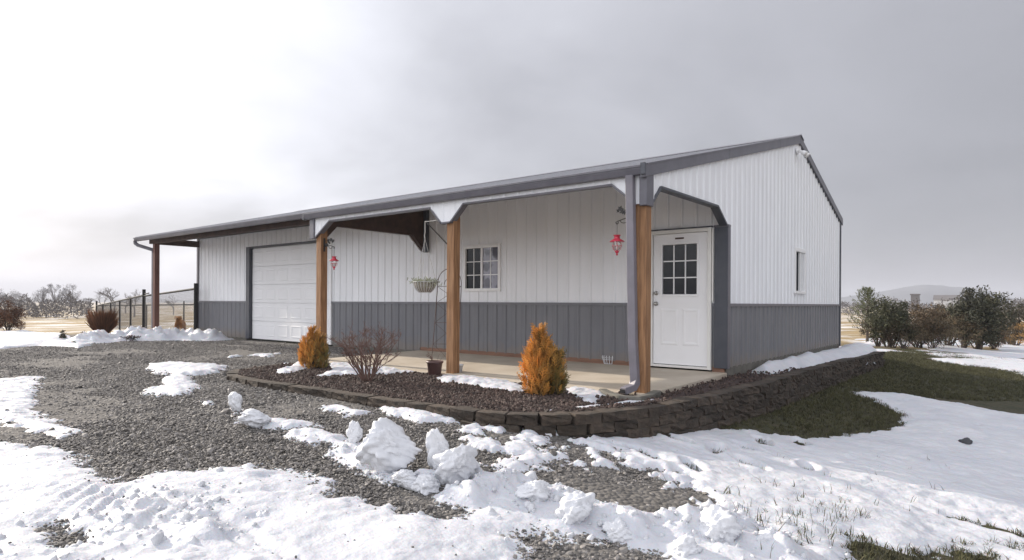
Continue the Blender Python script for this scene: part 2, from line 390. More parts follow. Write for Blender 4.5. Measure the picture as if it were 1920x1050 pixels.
def scatter(name, P, rot, scl, coll, nvar, label, cat=None, parent=None):
    me = bpy.data.meshes.new(name); me.vertices.add(len(P)); me.vertices.foreach_set('co', np.asarray(P, np.float32).ravel())
    for nm, A in (('rot', rot), ('scl', scl)):
        a = me.attributes.new(nm, 'FLOAT_VECTOR', 'POINT'); a.data.foreach_set('vector', np.asarray(A, np.float32).ravel())
    a = me.attributes.new('idx', 'INT', 'POINT'); a.data.foreach_set('value', rng.integers(0, nvar, len(P)).astype(np.int32))
    o = link(name, me, parent); tag(o, label, cat, None, 'stuff')
    g = bpy.data.node_groups.new(name, 'GeometryNodeTree')
    g.interface.new_socket('Geometry', in_out='INPUT', socket_type='NodeSocketGeometry'); g.interface.new_socket('Geometry', in_out='OUTPUT', socket_type='NodeSocketGeometry')
    n = g.nodes; L = g.links.new
    gi, go = n.new('NodeGroupInput'), n.new('NodeGroupOutput')
    ci = n.new('GeometryNodeCollectionInfo'); ci.inputs['Collection'].default_value = coll; ci.inputs['Separate Children'].default_value = True; ci.inputs['Reset Children'].default_value = True
    ip = n.new('GeometryNodeInstanceOnPoints'); ip.inputs['Pick Instance'].default_value = True
    def at(nm, ty):
        q = n.new('GeometryNodeInputNamedAttribute'); q.data_type = ty; q.inputs['Name'].default_value = nm; return q.outputs['Attribute']
    L(gi.outputs[0], ip.inputs['Points']); L(ci.outputs[0], ip.inputs['Instance']); L(at('idx', 'INT'), ip.inputs['Instance Index'])
    er = n.new('FunctionNodeEulerToRotation'); L(at('rot', 'FLOAT_VECTOR'), er.inputs[0]); L(er.outputs[0], ip.inputs['Rotation']); L(at('scl', 'FLOAT_VECTOR'), ip.inputs['Scale'])
    L(ip.outputs[0], go.inputs[0])
    md = o.modifiers.new('scatter', 'NODES'); md.node_group = g
    return o

# ================================================================== SETTING: terrain
def grow(a, step, lim, g=1.22):
    r = []; x = a; s = step
    while abs(x) < lim: s *= g; x += s; r.append(x)
    return r
xs = np.arange(-9, 5.01, .08); ys = np.arange(-9.5, 4.01, .08)
xs = np.array(sorted(grow(-9, -.08, 2900) + list(xs) + grow(5, .08, 2900)))
ys = np.array(sorted(grow(-9.5, -.08, 2900) + list(ys) + grow(4, .08, 2900)))
# planting bed outline: block wall centre line, worked out from the block tops at z = -.12
EDGE = [(-6.3, -3.1), (-6.2, -3.75), (-5.9, -4.45), (-5.35, -4.78), (-4.6, -4.86), (-3.0, -4.8), (-1.6, -4.78), (-.75, -4.72), (-.3, -4.56), (.02, -4.2), (.2, -3.75), (.36, -3.3), (.46, -2.6), (.55, -1.6), (.62, -.5), (.64, 1.5), (.72, 4.4), (.85, 7.6)]
BED = EDGE + [(-.05, 7.6), (-.05, -.1), (-.05, -2.7), (-6.3, -2.7)]
X, Y = np.meshgrid(xs, ys)
Z = H(X, Y)
near = sstep(60, 20, np.hypot(X + 2, Y + 4))
Z = Z + near * (.02 * fbm(X * .7, Y * .7, 3, 3) + .012 * fbm(X * 3, Y * 3, 3, 5)) + (1 - near) * .25 * fbm(X * .02, Y * .02, 3, 8)
inb = np.minimum(X - (-16.25), .72 - X); inb = np.minimum(inb, np.minimum(Y - (-4.75), 7.9 - Y))
bsd = polysd(BED + [], X, Y)
Z = np.where(bsd > .02, np.minimum(Z, -.27), Z)
nx, ny = len(xs), len(ys)
idx = np.arange(nx * ny).reshape(ny, nx)
Q = np.stack([idx[:-1, :-1], idx[:-1, 1:], idx[1:, 1:], idx[1:, :-1]], -1).reshape(-1, 4)
gm = arr_mesh('ground', np.stack([X, Y, Z], -1).reshape(-1, 3), Q); smooth(gm)
DRIVE = [(-16.6, -.0), (-6.2, 0), (-6.2, -2.7), (-6.2, -4.4), (-.3, -4.6), *[gp(*q_)[:2] for q_ in ((1110, 818), (1200, 845), (1330, 915), (1440, 985), (1520, 1060), (1600, 1200))], (4.2, -8.6), (5, -16), (-22, -16), (-22, -3.4)]
dsd = polysd(DRIVE, X, Y) + .25 * fbm(X * 1.5, Y * 1.5, 3, 11)
gr = sstep(-.12, .12, dsd)
field = sstep(-17, -21, X) + sstep(14, 22, Y) + sstep(10, 16, X); field = np.clip(field, 0, 1) * (1 - gr)
lawn = np.clip(1 - gr - field, 0, 1)
vcol(gm, np.stack([gr, lawn, field], -1).reshape(-1, 3), 'zone')
m = bpy.data.materials.new('ground_cover'); m.use_nodes = True; t = m.node_tree; b = t.nodes['Principled BSDF']; b.inputs['Roughness'].default_value = .95
Lk = t.links.new
co = t.nodes.new('ShaderNodeTexCoord'); at = t.nodes.new('ShaderNodeAttribute'); at.attribute_name = 'zone'; sp = t.nodes.new('ShaderNodeSeparateColor'); Lk(at.outputs['Color'], sp.inputs[0])
def nz(sc, de=6, a=.35, c=.65):
    q = t.nodes.new('ShaderNodeTexNoise'); q.inputs['Scale'].default_value = sc; q.inputs['Detail'].default_value = de; q.inputs['Roughness'].default_value = .65; Lk(co.outputs['Object'], q.inputs['Vector'])
    r = t.nodes.new('ShaderNodeMapRange'); r.inputs[1].default_value = a; r.inputs[2].default_value = c; Lk(q.outputs['Fac'], r.inputs[0]); return r.outputs[0]
def mixc(f, a, c):
    q = t.nodes.new('ShaderNodeMix'); q.data_type = 'RGBA'
    Lk(f, q.inputs['Factor'])
    for s, v in (('A', a), ('B', c)):
        if hasattr(v, 'links'): Lk(v, q.inputs[s])
        else: q.inputs[s].default_value = (*v, 1)
    return q.outputs['Result']
vor = t.nodes.new('ShaderNodeTexVoronoi'); vor.inputs['Scale'].default_value = 26; Lk(co.outputs['Object'], vor.inputs['Vector'])
sv = t.nodes.new('ShaderNodeSeparateColor'); Lk(vor.outputs['Color'], sv.inputs[0])
gcol = mixc(sv.outputs[0], (.06, .056, .052), (.19, .175, .16))
gcol = mixc(nz(1.1, 4), gcol, mixc(sv.outputs[1], (.05, .047, .044), (.15, .14, .13)))
lcol = mixc(nz(5), (.03, .034, .014), (.06, .05, .027))
fcol = mixc(nz(.35, 8), (.34, .25, .12), (.24, .17, .08))
fcol = mixc(nz(.16, 8, .50, .58), fcol, (.62, .60, .58))
c = mixc(sp.outputs[0], lcol, gcol); c = mixc(sp.outputs[2], c, fcol); Lk(c, b.inputs['Base Color'])
bp = t.nodes.new('ShaderNodeBump'); bp.inputs['Distance'].default_value = .02; bp.inputs['Strength'].default_value = .9
Lk(vor.outputs['Distance'], bp.inputs['Height']); bp.invert = True; Lk(bp.outputs[0], b.inputs['Normal'])
gm.materials.append(m)
ground = link('ground', gm); tag(ground, kind='structure', label='gravel drive, winter lawn and dry field around the metal building')

# porch slab
slab = MB(); slab.prism([(-2.76, -.085), (0.0, -.06), (0, -.3), (-2.76, -.3)], 'x', -6.42, .02)
slab = slab.build('porch_slab', 'concrete', None, bev=.012); tag(slab, 'tan concrete porch floor in front of the personnel door', kind='structure')

# mulch surface of the bed
bx_ = np.arange(-6.6, .95, .05); by_ = np.arange(-5.0, 7.7, .05)
bX, bY = np.meshgrid(bx_, by_); bs = polysd(BED, bX, bY)
bZ = -.135 + .015 * fbm(bX * 2, bY * 2, 3, 21) + .02 * sstep(.2, .6, bs) - .03 * sstep(2, 7, bY)
ii = np.arange(bX.size).reshape(bX.shape)
Q = np.stack([ii[:-1, :-1], ii[:-1, 1:], ii[1:, 1:], ii[1:, :-1]], -1)
cs = (bs[:-1, :-1] + bs[1:, 1:]) / 2
Q = Q[cs > -.03]
bm_ = arr_mesh('planting_bed', np.stack([bX, bY, bZ], -1).reshape(-1, 3), Q.reshape(-1, 4)); smooth(bm_)
tag(link('planting_bed', bm_, None, 'mulch'), 'planting bed of dark red lava rock inside the block edging', kind='structure')
def bedz(x, y): return -.125

# ================================================================== SNOW
def PW(pts, lift=0): return [gp(x, y, lift)[:2] for x, y in pts]
def PB(pts): return [on_z(x, y, -.12)[:2] for x, y in pts]
def snow_field(name, label, x0, x1, y0, y1, step, tfn, base, m='snow', kind='stuff'):
    gx = np.arange(x0, x1 + step, step); gy = np.arange(y0, y1 + step, step); X, Y = np.meshgrid(gx, gy)
    T = tfn(X, Y); B = base(X, Y); ii = np.arange(X.size).reshape(X.shape)
    Q = np.stack([ii[:-1, :-1], ii[:-1, 1:], ii[1:, 1:], ii[1:, :-1]], -1)
    keep = (T[:-1, :-1] > 0) | (T[:-1, 1:] > 0) | (T[1:, 1:] > 0) | (T[1:, :-1] > 0)
    Z = B + np.where(T > 0, T, np.maximum(T, -.07))
    V = np.stack([X, Y, Z], -1).reshape(-1, 3); Q = Q[keep]
    used = np.unique(Q); rm = np.full(len(V), -1); rm[used] = np.arange(len(used))
    me = arr_mesh(name, V[used], rm[Q]); smooth(me)
    o = link(name, me, None, m); return tag(o, label, kind=kind)
S1 = PW([(-300, 690), (0, 712), (75, 706), (88, 722), (62, 738), (82, 772), (130, 800), (168, 812), (120, 822), (40, 812), (0, 800), (-300, 790)])
S1b = PW([(-300, 815), (0, 828), (70, 832), (135, 848), (180, 882), (240, 900), (300, 884), (380, 882), (470, 876), (545, 884), (605, 890), (642, 905), (650, 925), (700, 945), (752, 962), (838, 974), (852, 955), (866, 933), (895, 905), (955, 895), (1005, 900), (1052, 915), (1105, 928), (1150, 945), (1205, 955), (1262, 985), (1312, 972), (1342, 945), (1376, 962), (1402, 1002), (1450, 1002), (1485, 1030), (1520, 1075), (1400, 1300), (300, 1500), (-300, 1300)])
S1h = PW([(1000, 1030), (1060, 1018), (1140, 1025), (1210, 1042), (1230, 1065), (1100, 1075), (1000, 1060)])
S1h2 = PW([(985, 1012), (1005, 1008), (1010, 1020), (992, 1024)])
S1h3 = PW([(100, 992), (150, 1005), (175, 1030), (150, 1040), (110, 1015)])
S2 = PW([(868, 788), (930, 782), (1000, 788), (1060, 800), (1110, 818), (1190, 822), (1240, 814), (1290, 804), (1400, 806), (1500, 822), (1560, 818), (1650, 808), (1695, 800), (1682, 775), (1640, 752), (1598, 736), (1700, 720), (1820, 718), (1935, 742), (2150, 780), (2300, 1150), (1900, 1120), (1860, 1045), (1800, 1035), (1700, 1038), (1600, 1012), (1590, 1030), (1640, 1075), (1500, 1075), (1480, 1030), (1395, 985), (1310, 955), (1190, 905), (1100, 885), (950, 888), (895, 870), (850, 830)])
S2p = PW([(868, 788), (1000, 788), (1100, 820), (1200, 850), (1290, 900), (1330, 960), (1400, 1005), (1190, 935), (950, 900), (850, 840)])   # gravel shows through
S2m = PW([(1660, 940), (1780, 950), (1950, 1000), (2100, 1120), (1850, 1120), (1760, 1010)])                                             # muddy corner
PATCH = [PW(p) for p in (
    [(688, 756), (760, 762), (850, 773), (893, 786), (872, 797), (800, 792), (730, 780)],
    [(600, 764), (640, 762), (690, 775), (665, 781), (615, 772)],
    [(278, 683), (320, 679), (400, 684), (432, 688), (405, 699), (372, 704), (330, 706), (300, 700), (274, 694)],
    [(310, 708), (350, 706), (372, 718), (362, 742), (300, 744), (262, 736), (300, 722)],
    [(418, 657), (452, 654), (524, 664), (505, 671), (470, 668), (430, 671)],
    [(372, 748), (398, 752), (392, 760), (376, 757)],
    [(440, 764), (480, 782), (600, 793), (606, 800), (550, 806), (490, 803), (450, 790), (425, 770)],
    [(536, 810), (600, 806), (650, 818), (690, 845), (720, 870), (650, 848), (560, 832)],
    [(690, 870), (760, 880), (820, 915), (900, 900), (905, 922), (838, 930), (740, 900)],
    [(498, 690), (540, 682), (560, 690), (530, 702), (500, 700)])]
FEET = [gp(*p)[:2] for p in ((1300, 884), (1405, 880), (1345, 853), (1402, 851), (1322, 938), (1515, 888), (1270, 832), (1430, 836), (1500, 836), (1000, 802), (1090, 822), (1140, 858), (1190, 892))]
RIDGE = PW([(880, 935), (960, 918), (1010, 928), (1060, 948), (1120, 975), (1200, 1003), (1290, 1003), (1345, 985), (1400, 1015), (1480, 1055), (1560, 1110)])
RIDGE2 = PW([(640, 850), (700, 880), (760, 900), (840, 905), (890, 900)])
RIDGE3 = PW([(150, 1060), (210, 1020), (260, 985), (300, 950), (330, 965), (400, 1010)])
def snow_t(X, Y):
    e = .11 * fbm(X * 2.2, Y * 2.2, 4, 31) + .10 * fbm(X * 7, Y * 7, 4, 32) + .05 * fbm(X * 19, Y * 19, 2, 33)
    def sh(sdv, w, d): return np.where(sdv > 0, 1.15 * d * (1 - np.exp(-sdv / w)), sdv)
    A = np.maximum(polysd(S1, X, Y), polysd(S1b, X, Y)) + e
    for hole in (S1h, S1h2, S1h3): A = np.minimum(A, -polysd(hole, X, Y) + e * .8)
    T = sh(A, .2, .06)
    Bq = polysd(S2, X, Y) + e * .8
    part = polysd(S2p, X, Y)
    gaps = .08 + .42 * fbm(X * 2.6 + Y, Y * 5.0, 4, 41) + .40 * fbm(X * 9, Y * 12, 3, 42)
    Bq = np.minimum(Bq, np.where(part > -.15, gaps + np.clip(-part, 0, 1) * 3, 9))
    mud = polysd(S2m, X, Y)
    Bq = np.minimum(Bq, np.where(mud > -.3, .20 + .35 * fbm(X * 1.3, Y * 4, 4, 45) + np.clip(-mud, 0, 1), 9))
    T = np.maximum(T, sh(Bq, .2, .055))
    for k, P in enumerate(PATCH):
        dP = polysd(P, X, Y) + .75 * e + .09 * fbm(X * 4, Y * 10, 4, 50 + k)
        T = np.maximum(T, sh(dP, .12, .05))
    for k, (fx, fy) in enumerate(FEET):
        an = YAW + math.pi / 2 + .5 * math.sin(k * 2.3); u_, v_ = (X - fx) * math.cos(an) + (Y - fy) * math.sin(an), (Y - fy) * math.cos(an) - (X - fx) * math.sin(an)
        q_ = np.sqrt((u_ / .23) ** 2 + (v_ / .10) ** 2); T = T - np.where(T > .012, np.minimum(T * .86, .075) * (1 - sstep(.66, 1.0, q_)) + T * 1.0 * (1 - sstep(.25, .6, q_ + .25 * fbm(X * 14, Y * 14, 2, 66))) - .012 * np.exp(-((q_ - 1.15) / .2) ** 2), 0)
    # relief
    on = sstep(0, .03, T)
    T = T + on * (.026 * fbm(X * 1.6, Y * 1.6, 4, 61) + .016 * fbm(X * 8, Y * 8, 4, 62) + .012 * np.clip(fbm(X * 3.1, Y * 3.1, 3, 63) - .12, 0, 1) * fbm(X * 26, Y * 26, 2, 64) * 3)
    def bil(s, seed): return 1 - np.abs(fbm(X * s, Y * s, 3, seed)) * 1.9
    d = linedist(RIDGE, X, Y); w = np.exp(-(d / .20) ** 2); lump = np.clip(.35 + .9 * fbm(X * 4.5, Y * 4.5, 3, 71), 0, 1.4) + .35 * np.clip(bil(9, 72), 0, 1)
    T = np.maximum(T, np.where(w > .12, -.02 + w * (.05 + .13 * lump), -9))
    d = linedist(RIDGE2, X, Y); w = np.exp(-(d / .13) ** 2); T = np.maximum(T, np.where(w > .12, -.02 + w * (.03 + .10 * lump), -9))
    d = linedist(RIDGE3, X, Y); w = np.exp(-(d / .16) ** 2); T = np.maximum(T, np.where(w > .1, T + w * (.06 * lump), -9))
    # sledge / tyre track across the left corner
    tr = np.sin((X * .75 + Y * .66) * 60); dt = linedist(PW([(170, 930), (250, 985)]), X, Y)
    T = T + on * np.exp(-(dt / .22) ** 2) * .016 * tr
    for q_, wd_ in (([(300, 955), (400, 1000), (490, 1060)], .035), ([(330, 950), (440, 1000), (530, 1060)], .035), ([(180, 935), (300, 960), (420, 940), (560, 925)], .05)):
        T = T - on * .022 * np.exp(-(linedist(PW(q_), X, Y) / wd_) ** 2)
    return T
snow_field('snow_cover', 'melting snow lying over the gravel drive and the lawn', -8.5, 6.5, -9.4, 3.2, .027, snow_t, H)
# snow on the bed
BS = [PB(p) for p in (
    [(545, 688), (560, 676), (585, 690), (560, 700), (515, 705), (520, 695)],
    [(608, 672), (655, 676), (705, 690), (790, 690), (800, 699), (720, 704), (590, 708), (620, 696)],
    [(806, 712), (832, 701), (900, 706), (955, 713), (992, 727), (985, 741), (940, 735), (870, 722), (825, 719)],
    [(1052, 724), (1095, 719), (1130, 724), (1146, 745), (1112, 758), (1072, 750)],
    [(960, 773), (1010, 770), (1090, 768), (1150, 760), (1200, 757), (1290, 743), (1240, 748), (1180, 753), (1120, 760), (1060, 766)])]
def bed_t(X, Y):
    T = np.full(X.shape, -1.); e = .07 * fbm(X * 4, Y * 4, 4, 81) + .05 * fbm(X * 13, Y * 13, 3, 82)
    for k, P in enumerate(BS):
        d = polysd(P, X, Y) + (e if k < 4 else .03 + .4 * e); T = np.maximum(T, np.where(d > 0, (.06 if k < 4 else .035) * (1 - np.exp(-d / .10)), d))
    on = sstep(0, .03, T); T = T + on * (.028 * fbm(X * 5, Y * 5, 4, 83) + .02 * fbm(X * 16, Y * 16, 3, 84))
    return T
snow_field('bed_snow', 'white snow patches on the dark lava rock bed', -6.7, .6, -5.0, -2.78, .025, bed_t, lambda X, Y: -.128 + 0 * X)
GS = [on_z(x, y, -.12)[:2] for x, y in ((1408, 697), (1428, 684), (1490, 670), (1540, 652), (1572, 640), (1642, 655), (1632, 664), (1560, 676), (1490, 691), (1440, 700))]
def gab_t(X, Y):
    e = .06 * fbm(X * 4, Y * 2, 4, 91); d = np.minimum(polysd(GS, X, Y) + e + .05, X - .02)
    T = np.where(d > 0, .27 * (1 - np.exp(-d / .22)), d); on = sstep(0, .04, T)
    return T + on * (.05 * fbm(X * 2.5, Y * 2.0, 4, 92) + .02 * fbm(X * 9, Y * 9, 3, 93))
snow_field('snow_drift', 'shaded snow drift lying along the foot of the gable wall', -.02, 1.4, -1, 9.6, .04, gab_t, lambda X, Y: -.15 - .03 * sstep(2, 7, Y) + np.minimum(0, (.75 - X)) * .6)
# lit snow behind the building, far right
FS = PW([(1580, 642), (1650, 634), (1760, 628), (1850, 640), (1990, 640), (2100, 700), (1990, 725), (1905, 708), (1850, 690), (1760, 678), (1690, 664), (1640, 662), (1590, 660)])
def far_t(X, Y):
    e = .8 * fbm(X * .5, Y * .35, 4, 95); d = np.minimum(polysd(FS, X, Y) + e, .35 + 1.3 * fbm(X * .45, Y * .22, 4, 94))
    return np.where(d > 0, .07 * (1 - np.exp(-d / .3)), d) + .03 * fbm(X, Y, 3, 96)
snow_field('lawn_snow', 'sunlit snow sheet on the lawn behind the building', -14, 12, 7.5, 36, .16, far_t, H)
# bank at the dog run and low snow at far left
BK = [gp(x, y)[:2] for x, y in ((392, 637), (340, 636), (290, 637), (240, 637), (190, 639), (165, 642))]
LS = PW([(-200, 622), (60, 624), (150, 634), (172, 648), (150, 657), (120, 652), (60, 650), (0, 654), (-200, 660)])
def bank_t(X, Y):
    d = linedist(BK, X, Y); w = np.exp(-(d / .45) ** 2)
    T = np.where(w > .08, -.03 + w * (.27 + .12 * fbm(X * 2.6, Y * 2.6, 3, 97) + .13 * fbm(X * 6, Y * 6, 3, 98) + .09 * fbm(X * 14, Y * 14, 2, 101)), -1)
    d = polysd(LS, X, Y) + .35 * fbm(X * .9, Y * .9, 4, 99)
    return np.maximum(T, np.where(d > 0, .12 * (1 - np.exp(-d / .4)) + .07 * fbm(X * 1.1, Y * 2, 4, 100), d))
snow_field('snow_bank', 'ploughed snow bank heaped in front of the chain link fence', -26, -12, -8, 2.5, .055, bank_t, H)

# ------------------------------------------------------------------ snow chunks, each a thing
def chunk_mesh(w, d, hh, seed, peak=None, k=8, rough=.15, sub=5):
    r = np.random.default_rng(seed); bm = bmesh.new(); bmesh.ops.create_icosphere(bm, subdivisions=sub, radius=1)
    P = np.array([v.co[:] for v in bm.verts]); n = r.normal(size=(k, 3)); n /= np.linalg.norm(n, axis=1)[:, None]; off = r.uniform(.5, 1.0, k)
    dt = np.maximum(P @ n.T, 1e-3); q = off / dt; q = np.c_[q, np.full(len(P), 1.15)]
    rad = -np.log(np.exp(-q * 10).sum(1)) / 10
    for s, a in ((2.2, 1.0), (5, .9), (11, .3), (24, .08)):
        rad = rad * (1 + rough * a * (vnoise(P[:, 0] * s + 7 * seed, P[:, 1] * s + P[:, 2] * s * 1.7, seed) + vnoise(P[:, 2] * s, P[:, 0] * s * .8 - P[:, 1] * s, seed + 3)) * .7)
    P = P * rad[:, None]; P -= (P.max(0) + P.min(0)) / 2; P *= np.array([w, d, hh]) / np.ptp(P, axis=0)
    P[:, 2] += hh / 2 - .02
    if peak is not None: P[:, 2] *= 1 - (.3 if seed == 24 else .14) * np.abs(np.clip(P[:, 0] / w * 2 - peak, -1.2, 1.2)) ** 1.3; P[:, 2] *= hh / P[:, 2].max()
    for v, p in zip(bm.verts, P): v.co = p
    me = bpy.data.meshes.new('snow_chunk'); bm.to_mesh(me); bm.free(); smooth(me); return me
CH = [((440, 774), 30, 38, .5, 3, 'tall thin snow slab standing at the left end of the snow line'),
      ((478, 800), 62, 32, .8, 11, 'rounded snow lump right beside the tall thin slab'),
      ((664, 838), 34, 50, .5, 5, 'small upright snow slab leaning against the big wedge of snow'),
      ((728, 884), 128, 98, .7, 24, 'largest snow chunk, wide wedge with a pointed top on gravel'),
      ((760, 912), 60, 36, .9, 8, 'low crumbled snow lump below the big wedge'),
      ((822, 885), 50, 84, .8, 13, 'tall rounded snow pillar between the wedge and the block'),
      ((853, 912), 88, 84, .8, 33, 'tall upright snow block at the right end of the snow line'),
      ((798, 922), 56, 34, .9, 16, 'small crumbled snow lump at the foot of the tall block'),
      ((495, 979), 36, 22, .8, 17, 'small lone snow clod on the smooth snow field'),
      ((1000, 944), 78, 46, .8, 18, 'flat angular snow slab on the crest of the front ridge'),
      ((1078, 985), 74, 60, .9, 19, 'round snow lump in the middle of the front ridge'),
      ((1160, 1012), 60, 40, .9, 26, 'low snow lump right of the round one on the front ridge'),
      ((1346, 1022), 84, 72, .8, 21, 'pointed snow block near the right end of the front ridge'),
      ((1290, 1045), 62, 46, .9, 22, 'squat snow lump at the bottom edge below the pointed block'),
      ((1446, 1046), 50, 54, .8, 23, 'rightmost upright snow lump of the front ridge')]
for (p, w, hh, dr, seed, lab) in CH:
    g = gp(*p); dist = math.hypot(g[0] - CAM[0], g[1] - CAM[1]) * .98; s = dist / F
    me = chunk_mesh(w * s, w * s * dr, hh * s * 1.05, seed, {24: -.35, 33: .25}.get(seed, random.uniform(-.5, .5))); o = link('snow_chunk', me, None, 'snowd')
    o.location = (g[0], g[1], g[2] - .01); o.rotation_euler = (0, 0, YAW + random.uniform(-.3, .3)); tag(o, lab, 'snow', 'broken snow chunks along the drive')
crumb = protos('crumb_shapes', [chunk_mesh(1, .85, .75, 200 + k, rough=.2, sub=2) for k in range(6)], 'snowd')
CP = []
for line, k, sp_ in ((RIDGE, 520, .26), (RIDGE2, 260, .2), (RIDGE3, 240, .28)):
    L_n = np.array(line); 
    for _ in range(k):
        i = random.randrange(len(L_n) - 1); q = L_n[i] * (1 - (u := random.random())) + L_n[i + 1] * u; CP.append((q[0] + random.gauss(0, sp_), q[1] + random.gauss(0, sp_)))
CP = np.array(CP); ct = snow_t(CP[:, 0], CP[:, 1]); kk = ct > -.02; CP, ct = CP[kk], ct[kk]; cs_ = rng.lognormal(-3.5, .55, len(CP))
scatter('snow_crumbs', np.c_[CP, H(CP[:, 0], CP[:, 1]) + np.maximum(ct, 0) - .2 * cs_], rng.uniform(0, 6.28, (len(CP), 3)), np.c_[cs_, cs_, cs_], crumb, 6, 'small broken snow crumbs scattered along the ridges')
# rock on the lawn
g = gp(1810, 835, .04); o = link('rock', chunk_mesh(.14, .12, .11, 77, rough=.14, sub=3), None, 'rock'); o.location = g; tag(o, 'dark lone rock lying on the shaded snow lawn', 'rock')

# ------------------------------------------------------------------ gravel and lava rock, real stones
def stone_meshes(n, seed):
    r = np.random.default_rng(seed); L = []
    for k in range(n):
        bm = bmesh.new(); bmesh.ops.create_icosphere(bm, subdivisions=1, radius=1)
        f = np.array([1, r.uniform(.6, .95), r.uniform(.4, .7)])
        for v in bm.verts:
            q = np.array(v.co[:]) * r.uniform(.72, 1.15) * f; v.co = q
        me = bpy.data.meshes.new('stone'); bm.to_mesh(me); bm.free(); L.append(me)
    return L
gcol_ = protos('gravel_shapes', stone_meshes(7, 3), 'stone'); lcol_ = protos('lava_shapes', stone_meshes(6, 9), 'lava')
n = 470000
dd = rng.uniform(2.2, 19.5, n) ; aa = rng.uniform(-.82, .62, n)          # even in depth: about as many near as far
px_ = CAM[0] + dd * (-math.sin(YAW) + aa * math.cos(YAW)); py_ = CAM[1] + dd * (math.cos(YAW) + aa * math.sin(YAW))
keep = (polysd(DRIVE, px_, py_) + .25 * fbm(px_ * 1.5, py_ * 1.5, 3, 11) > -.1) & (polysd(BED, px_, py_) < -.05) & (polysd([(-6.5, 0), (-6.5, -2.8), (.1, -2.8), (.1, 0)], px_, py_) < 0)
px_, py_, dd = px_[keep], py_[keep], dd[keep]
tt = snow_t(px_, py_); k2 = (tt < .016 + .012 * rng.random(len(tt)))
px_, py_, dd, tt = px_[k2], py_[k2], dd[k2], tt[k2]
spx, spy = None, None
sc = rng.lognormal(-.05, .42, len(px_)) * .0097
pz = H(px_, py_) + .3 * sc + np.clip(tt, 0, .03) * .5
scatter('gravel_stones', np.c_[px_, py_, pz], np.c_[rng.normal(0, .35, len(px_)), rng.normal(0, .35, len(px_)), rng.uniform(0, 6.28, len(px_))], np.c_[sc, sc, sc * .75], gcol_, 7, 'loose grey gravel of the drive')
n = 60000
dd = rng.uniform(2.2, 9, n); aa = rng.uniform(-.82, .75, n); qx = CAM[0] + dd * (-math.sin(YAW) + aa * math.cos(YAW)); qy = CAM[1] + dd * (math.cos(YAW) + aa * math.sin(YAW)); qt = snow_t(qx, qy)
k2 = (qt > .016) & (qt < .075) & (rng.random(n) < .012 + .10 * np.clip(fbm(qx * 1.4, qy * 2.2, 4, 55) - .22, 0, 1)) & (polysd(DRIVE, qx, qy) > -.4); qx, qy, qt = qx[k2], qy[k2], qt[k2]; sc = rng.lognormal(-.35, .4, len(qx)) * .011
scatter('snow_grit', np.c_[qx, qy, H(qx, qy) + qt], rng.uniform(0, 6.28, (len(qx), 3)), np.c_[sc, sc, sc], gcol_, 7, 'dark grit and stones lying on the snow')
n = 42000
px_ = rng.uniform(-6.4, .8, n); py_ = np.where(rng.random(n) < .82, rng.uniform(-4.9, -2.75, n), rng.uniform(-2.75, 2, n))
k2 = (polysd(BED, px_, py_) > .06); px_, py_ = px_[k2], py_[k2]; k2 = bed_t(px_, py_) < .01; px_, py_ = px_[k2], py_[k2]
sc = rng.lognormal(0, .3, len(px_)) * .015
scatter('lava_rocks', np.c_[px_, py_, -.12 + .4 * sc + rng.uniform(0, .012, len(px_))], rng.uniform(0, 6.28, (len(px_), 3)), np.c_[sc, sc, sc], lcol_, 6, 'reddish brown lava rock filling the bed')

# ------------------------------------------------------------------ grass
def tuft_mesh(seed, nb, hh, spread, w):
    r = np.random.default_rng(seed); V = []; Fq = []
    for k in range(nb):
        a = r.uniform(0, 6.28); l = hh * r.uniform(.5, 1.1); s = spread * r.uniform(.3, 1); bx0, by0 = r.normal(0, spread * .35, 2); u = np.array([-math.sin(a), math.cos(a)]) * w * r.uniform(.6, 1.2)
        tip = np.array([bx0 + math.cos(a) * s, by0 + math.sin(a) * s]); mid = np.array([bx0 + math.cos(a) * s * .35, by0 + math.sin(a) * s * .35]); b0 = len(V)
        V += [(bx0 - u[0], by0 - u[1], -.01), (bx0 + u[0], by0 + u[1], -.01), (mid[0] + u[0] * .8, mid[1] + u[1] * .8, l * .62), (mid[0] - u[0] * .8, mid[1] - u[1] * .8, l * .62), (tip[0], tip[1], l)]
        Fq += [(b0, b0 + 1, b0 + 2, b0 + 3), (b0 + 3, b0 + 2, b0 + 4)]
    me = bpy.data.meshes.new('tuft'); me.from_pydata(V, [], Fq); me.update(); return me
gra = protos('grass_shapes', [tuft_mesh(k, 9, .05, .05, .003) for k in range(6)], 'grass')
n = 75000
px_ = rng.uniform(.3, 8, n); py_ = rng.uniform(-6.5, 16, n)
t_ = snow_t(px_, np.minimum(py_, 3.1)); t_ = np.where(py_ > 3.1, -polysd([(1.6, 3), (9, 3), (9, 6), (3.4, 5.2)], px_, py_), -t_)
k2 = (polysd(BED, px_, py_) < -.12) & (polysd(DRIVE, px_, py_) < .05) & (t_ > -.012)
px_, py_ = px_[k2], py_[k2]; sc = rng.uniform(.5, 1.15, len(px_))
scatter('lawn_grass', np.c_[px_, py_, H(px_, py_)], np.c_[rng.normal(0, .25, len(px_)), rng.normal(0, .25, len(px_)), rng.uniform(0, 6.28, len(px_))], np.c_[sc, sc, sc], gra, 6, 'short dark winter grass beside the retaining wall')
